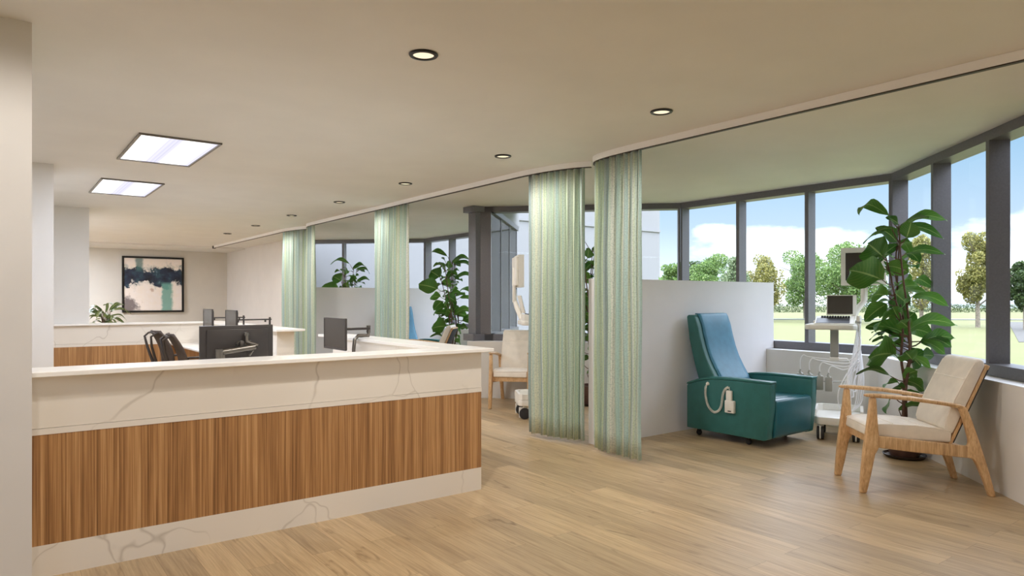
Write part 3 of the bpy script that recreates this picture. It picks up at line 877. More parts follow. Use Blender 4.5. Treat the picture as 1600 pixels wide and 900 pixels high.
# ================================================================== PAINTING
pt = empty('painting', (3.56, 21.64, 1.895)); tag(pt, 'square abstract painting in cream, navy and sea green on the far wall', 'painting')
mb = MB(); a = 0.785
for q in ((-a, a, a - 0.045, a), (-a, a, -a, -a + 0.045), (-a, -a + 0.045, -a + 0.045, a - 0.045), (a - 0.045, a, -a + 0.045, a - 0.045)):
    mb.box(q[0], q[1], -0.06, 0.0, q[2], q[3])
mb.build('frame', M['black_metal'], pt, smooth=False)
bm = bmesh.new(); uvl = bm.loops.layers.uv.new('UVMap'); c = a - 0.055
vs = [bm.verts.new(p) for p in ((-c, -0.035, -c), (c, -0.035, -c), (c, -0.035, c), (-c, -0.035, c), (-c, -0.004, -c), (c, -0.004, -c), (c, -0.004, c), (-c, -0.004, c))]
for f in ((0, 1, 2, 3), (0, 4, 5, 1), (1, 5, 6, 2), (2, 6, 7, 3), (3, 7, 4, 0), (7, 6, 5, 4)):
    fc = bm.faces.new([vs[i] for i in f])
    for lp in fc.loops: lp[uvl].uv = ((lp.vert.co.x + c) / (2 * c), (lp.vert.co.z + c) / (2 * c))
mb = MB(); mb.bm.free(); mb.bm = bm; mb.build('canvas', M['art'], pt, smooth=False)

# ================================================================== RECEPTION DESKS
def part(mb, name, m, root, **k): return mb.build(name, M[m], root, **k)
# near desk, L-shaped: front wing along X and a right wing along Y
nd = empty('reception_desk', (0, 0, 0)); tag(nd, 'near L-shaped reception desk with white counter, veined band and walnut front', 'desk')
mb = MB(); mb.prism([(0.148, 4.39), (3.125, 4.39), (3.125, 7.29), (2.82, 7.29), (2.82, 4.71), (0.148, 4.71)], 1.083, 1.11, 'xy', r=0.003, seg=1)
part(mb, 'countertop', 'quartz_top', nd, smooth=False)
mb = MB(); mb.prism([(0.148, 4.46), (3.05, 4.46), (3.05, 6.92), (2.84, 6.92), (2.84, 4.66), (0.148, 4.66)], 0.803, 1.083, 'xy'); part(mb, 'marble_band', 'marble', nd, smooth=False)
mb = MB(); mb.prism([(0.148, 4.457), (3.053, 4.457), (3.053, 6.923), (2.84, 6.923), (2.84, 4.66), (0.148, 4.66)], 0.768, 0.801, 'xy'); part(mb, 'marble_strip', 'marble', nd, smooth=False)
mb = MB(); mb.prism([(0.148, 4.46), (3.05, 4.46), (3.05, 6.92), (2.86, 6.92), (2.86, 4.64), (0.148, 4.64)], 0.174, 0.768, 'xy'); part(mb, 'wood_front', 'zebrano', nd, smooth=False)
mb = MB(); mb.prism([(0.148, 4.46), (3.05, 4.46), (3.05, 6.92), (2.86, 6.92), (2.86, 4.64), (0.148, 4.64)], 0.0, 0.174, 'xy'); part(mb, 'plinth', 'marble', nd, smooth=False)
mb = MB(); mb.prism([(0.16, 4.67), (2.83, 4.67), (2.83, 6.9), (2.15, 6.9), (2.15, 5.4), (0.16, 5.4)], 0.72, 0.75, 'xy', r=0.003, seg=1); part(mb, 'worktop', 'quartz_top', nd, smooth=False)
for q in ((0.3, 0.33, 4.68, 5.35), (2.2, 2.82, 6.86, 6.89), (1.5, 1.53, 4.68, 5.35)):
    mb = MB(); mb.box(*q, 0, 0.72); part(mb, 'support_panel', 'zebrano', nd, smooth=False)

fd = empty('reception_desk', (0, 0, 0)); tag(fd, 'far L-shaped reception desk below the painting, its right counter running towards the viewer', 'desk')
mb = MB(); mb.prism([(0.49, 12.38), (2.80, 12.38), (2.80, 8.63), (3.17, 8.63), (3.17, 12.74), (1.17, 12.74), (1.17, 12.49), (0.49, 12.49)], 1.083, 1.11, 'xy', r=0.003, seg=1); part(mb, 'countertop', 'quartz_top', fd, smooth=False)
body = [(0.49, 12.44), (2.85, 12.44), (2.85, 8.76), (3.07, 8.76), (3.07, 12.66), (1.17, 12.66), (1.17, 12.49), (0.49, 12.49)]
for nm, z0, z1, m_ in (('marble_band', 0.803, 1.083, 'marble'), ('marble_strip', 0.757, 0.801, 'marble'), ('wood_front', 0.174, 0.757, 'zebrano'), ('plinth', 0.0, 0.174, 'marble')):
    mb = MB(); mb.prism(body, z0, z1, 'xy'); part(mb, nm, m_, fd, smooth=False)
mb = MB(); mb.prism([(2.30, 8.80), (2.85, 8.80), (2.85, 12.43), (2.30, 12.43)], 0.735, 0.762, 'xy', r=0.003, seg=1); part(mb, 'worktop', 'quartz_top', fd, smooth=False)
mb = MB(); mb.box(2.40, 2.43, 8.85, 12.4, 0, 0.735); part(mb, 'support_panel', 'zebrano', fd, smooth=False)

# ================================================================== MONITORS
def monitor(loc, rz, label, arm):
    """local: screen faces -Y, X is the width"""
    root = empty('monitor', loc, rz); tag(root, label, 'monitor', 'desk monitors on arms')
    mb = MB(); mb.box(-0.257, 0.257, 0.0, 0.018, -0.150, 0.150, 0.006, 2)
    mb.box(-0.215, 0.215, 0.016, 0.034, -0.125, 0.125, 0.008, 2); mb.build('back_shell', M['dark_plastic'], root)
    mb = MB(); mb.box(-0.245, 0.245, -0.0025, 0.001, -0.132, 0.139); mb.build('screen', M['screen'], root, smooth=False)
    mb = MB()
    for q in ((-0.257, 0.257, 0.139, 0.150), (-0.257, 0.257, -0.150, -0.132), (-0.257, -0.245, -0.132, 0.139), (0.245, 0.257, -0.132, 0.139)):
        mb.box(q[0], q[1], -0.006, 0.002, q[2], q[3])
    mb.build('bezel', M['dark_plastic'], root, smooth=False)
    am = MB(); am.box(-0.09 if arm == 'side' else -0.04, -0.01 if arm == 'side' else 0.04, 0.032, 0.046, -0.04, 0.04, 0.004)
    am.build('mount_plate', M['steel'] if arm == 'side' else M['dark_plastic'], root)
    if arm == 'side':           # ball joint with a bar crossing the back of the panel
        mb = MB(); mb.tube([(-0.12, 0.10, 0.0), (-0.05, 0.075, 0.03), (-0.05, 0.07, 0.075)], [0.016, 0.014, 0.013], 8)
        mb.lathe([(0, -0.018), (0.016, -0.012), (0.02, 0), (0.016, 0.012), (0, 0.018)], (-0.05, 0.06, 0.085), 12)
        mb.tube([(-0.04, 0.05, 0.02), (-0.09, 0.09, -0.035), (-0.07, 0.07, -0.07)], [0.009, 0.008, 0.007], 6)
        mb.tube([(-0.0, 0.05, 0.03), (0.03, 0.09, 0.01)], [0.012, 0.012], 6); mb.build('ball_joint', M['steel'], root)
        mb = MB(); mb.tube([(-0.10, 0.11, -0.005), (0.14, 0.115, -0.035)], [0.02, 0.02], 10); mb.build('arm', M['steel'], root)
        mb = MB(); mb.lathe([(0.0, -0.06), (0.026, -0.058), (0.027, 0.018), (0.0, 0.022)], (0.15, 0.115, -0.03), 14)
        mb.tube([(0.13, 0.115, -0.05), (0.13, 0.115, -0.39)], [0.018, 0.018], 10)
        mb.box(0.09, 0.18, 0.07, 0.16, -0.402, -0.388, 0.003); mb.build('post', M['steel'], root)
    elif arm == 'long':         # flat bar reaching sideways behind, elbow down to the worktop
        L_ = 0.36
        mb = MB(); mb.box(-0.022, 0.022, 0.045, L_, 0.028, 0.052, 0.004); mb.box(-0.018, 0.018, 0.03, 0.06, -0.03, 0.04, 0.004)
        mb.lathe([(0, -0.02), (0.012, -0.015), (0.012, 0.03), (0, 0.03)], (0.0, 0.10, 0.005), 10); mb.build('arm', M['dark_plastic'], root)
        mb = MB(); mb.tube([(0, L_ - 0.01, 0.07), (0, L_ - 0.01, 0.0)], [0.02, 0.02], 10)
        mb.tube([(0, L_ - 0.01, 0.03), (0, L_ - 0.012, -0.028), (0, 0.24, -0.03), (0, 0.205, -0.06), (0.01, 0.19, -0.16), (0.01, 0.185, -0.415)], [0.02, 0.02, 0.019, 0.019, 0.018, 0.018], 8); mb.build('post', M['steel'], root)
    else:
        L_ = 0.52
        mb = MB(); mb.box(-0.014, 0.014, 0.03, L_, 0.012, 0.03, 0.004)
        for yy in (0.09, L_ - 0.08): mb.lathe([(0, -0.02), (0.012, -0.018), (0.012, 0.012), (0, 0.012)], (0, yy, 0.005), 8)
        mb.build('arm', M['dark_plastic'], root)
        mb = MB(); mb.tube([(0, L_ - 0.02, 0.05), (0, L_ - 0.02, -0.089)], [0.014, 0.014], 8); mb.build('post', M['dark_plastic'], root)
    return root
monitor((1.407, 5.22, 1.155), PI, 'near monitor seen from behind, with a steel arm across its back', 'side')
monitor((2.585, 6.26, 1.165), -PI / 2, 'monitor on the right wing of the near desk, screen facing left', 'long')
monitor((2.44, 10.55, 1.20), -PI / 2, 'farther of the two small monitors on the far desk, left one in the picture', 'far')
monitor((2.44, 9.33, 1.20), -PI / 2, 'nearer of the two small monitors on the far desk, right one in the picture', 'far')

# ================================================================== OFFICE CHAIRS
def office_chair(loc, rz, label):
    """local: faces +X"""
    root = empty('office_chair', loc, rz); tag(root, label, 'office chair', 'office chairs at the far desk')
    mb = MB(); mb.box(-0.23, 0.25, -0.24, 0.24, 0.44, 0.50, 0.025, 3); mb.build('seat', M['mesh_fabric'], root)
    # backrest: curved shell leaning back
    bm = bmesh.new(); g = []
    nu, nv = 10, 12
    for j in range(nv + 1):
        v = j / nv; z = 0.54 + 0.53 * v
        x = -0.22 - 0.12 * v + 0.05 * math.sin(v * PI) - 0.03 * v * v
        w = 0.23 * (0.80 + 0.35 * math.sin(v * 2.2 + 0.2) - 0.25 * v * v)
        g.append([bm.verts.new((x - 0.05 * (u * u) * -1, u * w, z)) for u in [(-1 + 2 * i / nu) for i in range(nu + 1)]])
    for j in range(nv):
        for i in range(nu): bm.faces.new((g[j][i], g[j][i + 1], g[j + 1][i + 1], g[j + 1][i]))
    mb = MB(); mb.bm.free(); mb.bm = bm; o = mb.build('backrest', M['mesh_fabric'], root)
    sd = o.modifiers.new('thick', 'SOLIDIFY'); sd.thickness = 0.02
    mb = MB()
    for sgn in (-1, 1):
        mb.tube([(-0.10, 0.02 * sgn, 0.42), (-0.26, 0.05 * sgn, 0.46), (-0.34, 0.07 * sgn, 0.62), (-0.41, 0.10 * sgn, 0.86), (-0.43, 0.14 * sgn, 0.99), (-0.36, 0.17 * sgn, 1.04)], [0.02, 0.022, 0.02, 0.017, 0.014, 0.012], 8)
    mb.tube([(-0.38, -0.16, 1.03), (-0.40, 0, 1.045), (-0.38, 0.16, 1.03)], [0.014] * 3, 8); mb.build('spine_frame', M['chair_plastic'], root)
    for sgn in (-1, 1):
        mb = MB(); mb.tube([(0.0, 0.22 * sgn, 0.46), (0.0, 0.29 * sgn, 0.48), (-0.01, 0.30 * sgn, 0.68)], [0.016, 0.016, 0.014], 8)
        mb.box(-0.12, 0.15, 0.30 * sgn - 0.04, 0.30 * sgn + 0.04, 0.68, 0.705, 0.01, 2); mb.build('armrest', M['chair_plastic'], root)
    mb = MB(); mb.lathe([(0.0, 0.10), (0.035, 0.10), (0.035, 0.28), (0.018, 0.28), (0.018, 0.44), (0.0, 0.44)], seg=16); mb.build('gas_lift', M['steel'], root)
    for k in range(5):
        a = 2 * PI * k / 5 + 0.3; c, s = math.cos(a), math.sin(a)
        mb = MB(); mb.tube([(0.02 * c, 0.02 * s, 0.12), (0.17 * c, 0.17 * s, 0.105), (0.31 * c, 0.31 * s, 0.075)], [0.026, 0.022, 0.016], 8)
        lg = mb.build('leg', M['chair_plastic'], root)
        mb = MB(); mb.lathe([(0, -0.012), (0.022, -0.012), (0.028, -0.004), (0.028, 0.004), (0.022, 0.012), (0, 0.012)], (0.31 * c, 0.31 * s, 0.028), 12, axis='y')
        mb.tube([(0.31 * c, 0.31 * s, 0.028), (0.31 * c, 0.31 * s, 0.08)], 0.008, 6); mb.build('castor', M['rubber'], lg)
    return root
office_chair((2.06, 10.40, 0), 0.12, 'farther dark mesh office chair at the far desk, left one in the picture')
office_chair((2.06, 9.33, 0), -0.05, 'nearer dark mesh office chair at the far desk, right one in the picture')

# ================================================================== ARMCHAIRS
def oval_prism(mb, pts, y0, y1, r=0.012, seg=3): mb.prism(pts, y0, y1, 'xz', r=r, seg=seg)
def armchair(origin, dirv, label):
    """local x runs front to rear, y across (0..0.58)"""
    root = empty('armchair', origin, math.atan2(dirv[1], dirv[0])); tag(root, label, 'armchair', 'oak framed armchairs with cream cushions')
    W_ = 0.582
    for y0 in (0.0, W_ - 0.05):
        # front leg
        mb = MB(); oval_prism(mb, [(-0.030, 0.0), (0.020, 0.0), (0.055, 0.16), (0.082, 0.30), (0.110, 0.352), (0.110, 0.441), (0.104, 0.50), (0.096, 0.62), (0.089, 0.735), (0.046, 0.735), (0.032, 0.60), (0.012, 0.44), (-0.004, 0.33), (-0.020, 0.14)], y0 + 0.002, y0 + 0.048, 0.011)
        mb.build('leg', M['oak'], root)
        # rear leg with the elbow up to the armrest
        mb = MB(); oval_prism(mb, [(0.947, 0.004), (0.932, 0.0), (0.905, 0.0), (0.872, 0.10), (0.835, 0.195), (0.805, 0.262), (0.785, 0.284), (0.745, 0.291), (0.745, 0.378), (0.757, 0.387), (0.762, 0.405), (0.760, 0.43), (0.738, 0.52), (0.715, 0.60), (0.688, 0.672), (0.700, 0.690), (0.728, 0.682), (0.748, 0.655), (0.775, 0.585), (0.812, 0.475), (0.850, 0.355), (0.905, 0.17)], y0 + 0.002, y0 + 0.048, 0.011)
        mb.build('leg', M['oak'], root)
        mb = MB(); oval_prism(mb, [(0.107, 0.352), (0.30, 0.330), (0.50, 0.311), (0.748, 0.289), (0.748, 0.380), (0.50, 0.404), (0.30, 0.423), (0.107, 0.443)], y0 + 0.004, y0 + 0.046, 0.007)
        mb.build('side_rail', M['oak_cross'], root)
        # armrest: wider paddle, tapering to a rounded tip in front
        yc = y0 + 0.025
        bm = bmesh.new(); rings = []
        prof = [(0.004, 0.753, 0.012, 0.006), (0.02, 0.753, 0.024, 0.012), (0.07, 0.752, 0.033, 0.016), (0.20, 0.744, 0.036, 0.017), (0.35, 0.732, 0.036, 0.018), (0.50, 0.712, 0.034, 0.018), (0.62, 0.694, 0.031, 0.017), (0.700, 0.678, 0.027, 0.016), (0.722, 0.668, 0.020, 0.012)]
        for (x, z, hw, ht) in prof:
            rings.append([bm.verts.new((x, yc + hw * math.copysign(abs(math.cos(a)) ** 0.6, math.cos(a)), z + ht * math.copysign(abs(math.sin(a)) ** 0.8, math.sin(a)))) for a in [2 * PI * k / 16 for k in range(16)]])
        for i in range(len(rings) - 1):
            for k in range(16): bm.faces.new((rings[i][k], rings[i][(k + 1) % 16], rings[i + 1][(k + 1) % 16], rings[i + 1][k]))
        bm.faces.new(rings[0][::-1]); bm.faces.new(rings[-1]); bmesh.ops.recalc_face_normals(bm, faces=bm.faces)
        mb = MB(); mb.bm.free(); mb.bm = bm; mb.build('armrest', M['oak_cross'], root, ang=60)
    for x, z in ((0.085, 0.40), (0.70, 0.345)):
        mb = MB(); mb.box(x - 0.013, x + 0.013, 0.045, W_ - 0.045, z - 0.035, z + 0.035, 0.004); mb.build('cross_rail', M['oak'], root)
    # slatted reclined back frame
    def bk(t, o): # point along the back line, o = offset to the rear
        d = Vector((0.268, 0.605)).normalized(); n = Vector((d.y, -d.x)); b = Vector((0.640, 0.385))
        p = b + d * t + n * o; return (p.x, p.y)
    for y0 in (0.062, W_ - 0.09):
        mb = MB(); mb.prism([bk(0, 0.0), bk(0.662, 0.0), bk(0.662, 0.024), bk(0, 0.024)], y0, y0 + 0.028, 'xz', r=0.004); mb.build('back_post', M['oak'], root)
    mb = MB(); mb.prism([bk(0.02, 0.0245), bk(0.655, 0.0245), bk(0.655, 0.034), bk(0.02, 0.034)], 0.066, W_ - 0.066, 'xz', r=0.002); mb.build('back_panel', M['rubber'], root)
    mb = MB(); mb.prism([bk(0.632, -0.004), bk(0.668, -0.004), bk(0.668, 0.03), bk(0.632, 0.03)], 0.06, W_ - 0.06, 'xz', r=0.006); mb.build('top_rail', M['oak'], root)
    mb = MB()
    for k in range(5): mb.prism([bk(0.10 + k * 0.11, 0.004), bk(0.14 + k * 0.11, 0.004), bk(0.14 + k * 0.11, 0.018), bk(0.10 + k * 0.11, 0.018)], 0.088, W_ - 0.088, 'xz')
    mb.build('back_slats', M['oak'], root)
    # seat cushion
    y0, y1 = 0.054, W_ - 0.054
    mb = MB()
    mb.prism([(0.045, 0.425), (0.30, 0.405), (0.655, 0.392), (0.662, 0.478), (0.56, 0.505), (0.40, 0.522), (0.22, 0.528), (0.10, 0.522), (0.052, 0.500)], y0, y1, 'xz', r=0.018, seg=4)
    sc = mb.build('seat_cushion', M['cream'], root, ang=60)
    mb = MB()
    for yy in (y0 + 0.004, y1 - 0.004):
        mb.tube([(0.06, yy, 0.507), (0.13, yy, 0.522), (0.22, yy, 0.524), (0.40, yy, 0.518), (0.56, yy, 0.501), (0.645, yy, 0.482)], 0.004, 6)
    for xx, zz in ((0.24, 0.5285), (0.44, 0.519)): mb.tube([(xx, y0 + 0.004, zz - 0.006), (xx, y0 + 0.02, zz), (xx, (y0 + y1) / 2, zz), (xx, y1 - 0.02, zz), (xx, y1 - 0.004, zz - 0.006)], 0.0045, 6)
    mb.tube([(0.052, y0 + 0.015, 0.503), (0.052, y1 - 0.015, 0.503)], 0.004, 6); mb.build('piping', M['cream_seam'], sc)
    # back cushion, leaning on the frame
    mb = MB(); mb.prism([bk(0.075, -0.004), bk(0.36, -0.004), bk(0.655, -0.004), bk(0.690, -0.03), bk(0.688, -0.065), bk(0.655, -0.086), bk(0.50, -0.098), bk(0.30, -0.104), bk(0.16, -0.10), bk(0.085, -0.075)], 0.056, W_ - 0.056, 'xz', r=0.020, seg=4)
    bc = mb.build('back_cushion', M['cream'], root, ang=60)
    mb = MB()
    for yy in (0.060, W_ - 0.060): mb.tube([(*bk(0.11, -0.082)[:1], yy, bk(0.11, -0.082)[1]), (bk(0.18, -0.096)[0], yy, bk(0.18, -0.096)[1]), (bk(0.32, -0.100)[0], yy, bk(0.32, -0.100)[1]), (bk(0.5, -0.094)[0], yy, bk(0.5, -0.094)[1]), (bk(0.64, -0.083)[0], yy, bk(0.64, -0.083)[1])], 0.004, 6)
    p = bk(0.50, -0.0985); mb.tube([(p[0], 0.065, p[1]), (p[0], W_ - 0.065, p[1])], 0.0045, 6); mb.build('piping', M['cream_seam'], bc)
    return root
armchair((5.343, 2.59, 0), (0.7295, -0.6840), 'large oak armchair with cream cushions in the right foreground')
armchair((5.752, 7.235, 0), (0.7295, 0.6840), 'oak armchair with cream cushions half hidden behind the desk corner and the curtain')
armchair((5.56, 10.64, 0), (0.7295, -0.6840), 'distant cream armchair whose tilted back shows above the counter beside the dark pier')

# ================================================================== RECLINERS
def recliner(loc, label, hand=True):
    """local: x across 0..0.86, y=0 front edge, +y to the rear"""
    root = empty('treatment_recliner', loc); tag(root, label, 'recliner', 'teal treatment recliners')
    Wd = 0.865
    prof = [(0.062, 0.085), (0.035, 0.10), (0.0, 0.40), (-0.005, 0.652), (0.43, 0.652), (0.70, 0.638), (0.90, 0.596), (1.005, 0.560), (1.012, 0.545), (1.012, 0.085)]
    cap = [(-0.012, 0.652), (-0.012, 0.676), (0.30, 0.678), (0.52, 0.676), (0.72, 0.662), (0.88, 0.628), (1.012, 0.580), (1.018, 0.556), (0.90, 0.596), (0.70, 0.638), (0.43, 0.652)]
    for x0 in (0.0, Wd - 0.105):
        mb = MB(); mb.prism(prof, x0, x0 + 0.105, 'yz', r=0.014, seg=3); sp = mb.build('side_panel', M['teal'], root, ang=50)
        mb = MB(); mb.prism(cap, x0 - 0.004, x0 + 0.109, 'yz', r=0.009, seg=3); mb.build('armrest_pad', M['teal'], root, ang=50)
        mb = MB()
        for xx in (x0 + 0.012, x0 + 0.093): mb.tube([(xx, 0.048, 0.095), (xx, 0.018, 0.30), (xx, -0.002, 0.50), (xx, -0.006, 0.648)], 0.004, 6)
        mb.build('piping', M['teal'], sp)
    x0, x1 = 0.112, Wd - 0.112
    mb = MB(); mb.prism([(0.03, 0.10), (0.0, 0.13), (-0.012, 0.44), (-0.002, 0.478), (0.03, 0.488), (0.075, 0.488), (0.075, 0.10)], x0, x1, 'yz', r=0.012, seg=3); mb.build('footrest', M['deep_teal'], root, ang=50)
    mb = MB(); mb.prism([(0.078, 0.30), (0.078, 0.478), (0.10, 0.492), (0.35, 0.482), (0.66, 0.462), (0.66, 0.30)], x0, x1, 'yz', r=0.012, seg=3); mb.build('seat', M['deep_teal'], root, ang=50)
    # backrest with scooped blue front
    front = [(0.56, 0.42), (0.645, 0.52), (0.73, 0.63), (0.80, 0.74), (0.862, 0.85), (0.905, 0.96), (0.942, 1.08), (0.972, 1.20), (1.008, 1.294)]
    bx0, bx1 = 0.130, 0.735
    mb = MB(); mb.prism(front + [(1.030, 1.314), (1.105, 1.318), (1.122, 1.296), (1.085, 1.05), (1.02, 0.80), (0.955, 0.60), (0.90, 0.42)], bx0, bx1, 'yz', r=0.014, seg=3); mb.build('backrest', M['teal'], root, ang=50)
    bm = bmesh.new(); g = []
    for j, (y, z) in enumerate(front[1:] + [(1.026, 1.3165), (1.06, 1.3195)]):
        row = []
        for i in range(13):
            u = i / 12; x = bx0 + 0.072 + (bx1 - bx0 - 0.086) * u
            dip = 0.012 * math.sin(PI * u) * (1 if j < 8 else 0)
            lift = 0.008 * (1 - (2 * u - 1) ** 8)
            row.append(bm.verts.new((x, y - lift + dip * 0.4, z + (0.003 if j >= 8 else 0))))
        g.append(row)
    for j in range(len(g) - 1):
        for i in range(12): bm.faces.new((g[j][i], g[j][i + 1], g[j + 1][i + 1], g[j + 1][i]))
    mb = MB(); mb.bm.free(); mb.bm = bm; o = mb.build('backrest_front', M['blue'], root, ang=70); o['label'] = 'blue scooped front of the backrest'
    sd = o.modifiers.new('pad', 'SOLIDIFY'); sd.thickness = 0.012; sd.offset = -1 if False else 1
    mb = MB(); mb.box(0.10, Wd - 0.10, 0.12, 0.98, 0.075, 0.10); mb.build('base_frame', M['black_metal'], root)
    for (cx, cy) in ((0.10, 0.30), (0.11, 0.93), (Wd - 0.10, 0.30), (Wd - 0.11, 0.93)):
        mb = MB(); mb.box(cx - 0.016, cx + 0.016, cy - 0.018, cy + 0.018, 0.03, 0.082, 0.004)
        mb.lathe([(0, -0.018), (0.024, -0.018), (0.03, -0.01), (0.03, 0.01), (0.024, 0.018), (0, 0.018)], (cx, cy, 0.030), 16, axis='x'); mb.build('castor', M['rubber'], root)
    if hand:
        mb = MB(); mb.box(-0.040, -0.001, 0.385, 0.495, 0.318, 0.445, 0.006, 2); hd_ = mb.build('remote_holder', M['white_plastic'], root)
        mb = MB(); mb.box(-0.0415, -0.039, 0.415, 0.455, 0.332, 0.342); mb.build('slot', M['ink'], hd_, smooth=False)
        mb = MB(); mb.box(-0.036, -0.010, 0.415, 0.482, 0.38, 0.548, 0.006, 2); mb.build('hand_remote', M['white_plastic'], root)
        mb = MB(); mb.lathe([(0, -0.014), (0.014, -0.014), (0.016, -0.004), (0.02, 0.0), (0, 0.001)], (0.0, 0.735, 0.590), 14, axis='x'); mb.build('cord_socket', M['white_plastic'], root)
        # coiled cord hanging in a loop
        key = [(-0.016, 0.735, 0.590), (-0.02, 0.748, 0.54), (-0.02, 0.748, 0.47), (-0.02, 0.725, 0.38), (-0.02, 0.685, 0.325), (-0.02, 0.635, 0.300), (-0.02, 0.580, 0.325), (-0.02, 0.550, 0.375), (-0.02, 0.538, 0.44), (-0.02, 0.528, 0.50), (-0.02, 0.505, 0.55), (-0.02, 0.472, 0.577), (-0.022, 0.452, 0.575), (-0.023, 0.447, 0.548)]
        kp = [Vector(k) for k in key]; cr = []
        def cat(p0, p1, p2, p3, t): return 0.5 * ((2 * p1) + (-p0 + p2) * t + (2 * p0 - 5 * p1 + 4 * p2 - p3) * t * t + (-p0 + 3 * p1 - 3 * p2 + p3) * t ** 3)
        for i in range(len(kp) - 1):
            a_, b_, c_, d_ = kp[max(i - 1, 0)], kp[i], kp[i + 1], kp[min(i + 2, len(kp) - 1)]
            for q in range(8): cr.append(cat(a_, b_, c_, d_, q / 8))
        rp, L_ = path_resample(cr, 0.0016); coil = []
        for i, p in enumerate(rp):
            d = (rp[min(i + 1, len(rp) - 1)] - rp[max(i - 1, 0)]).normalized()
            n1 = Vector((1, 0, 0)); n2 = d.cross(n1).normalized(); a_ = i * 0.0016 / 0.0135 * 2 * PI
            rr = 0.0105 * min(1, i / 20, (len(rp) - i) / 20)
            coil.append(p + (n1 * math.cos(a_) + n2 * math.sin(a_)) * rr)
        mb = MB(); mb.tube(coil, 0.0036, 5); mb.build('coiled_cord', M['white_plastic'], root)
    return root
recliner((6.085, 3.875, 0), 'teal recliner with a blue backrest and coiled remote cord, in front of the near partition')
recliner((6.28, 11.83, 0), 'distant recliner, a blue sliver of its back beside the middle curtain', hand=False)
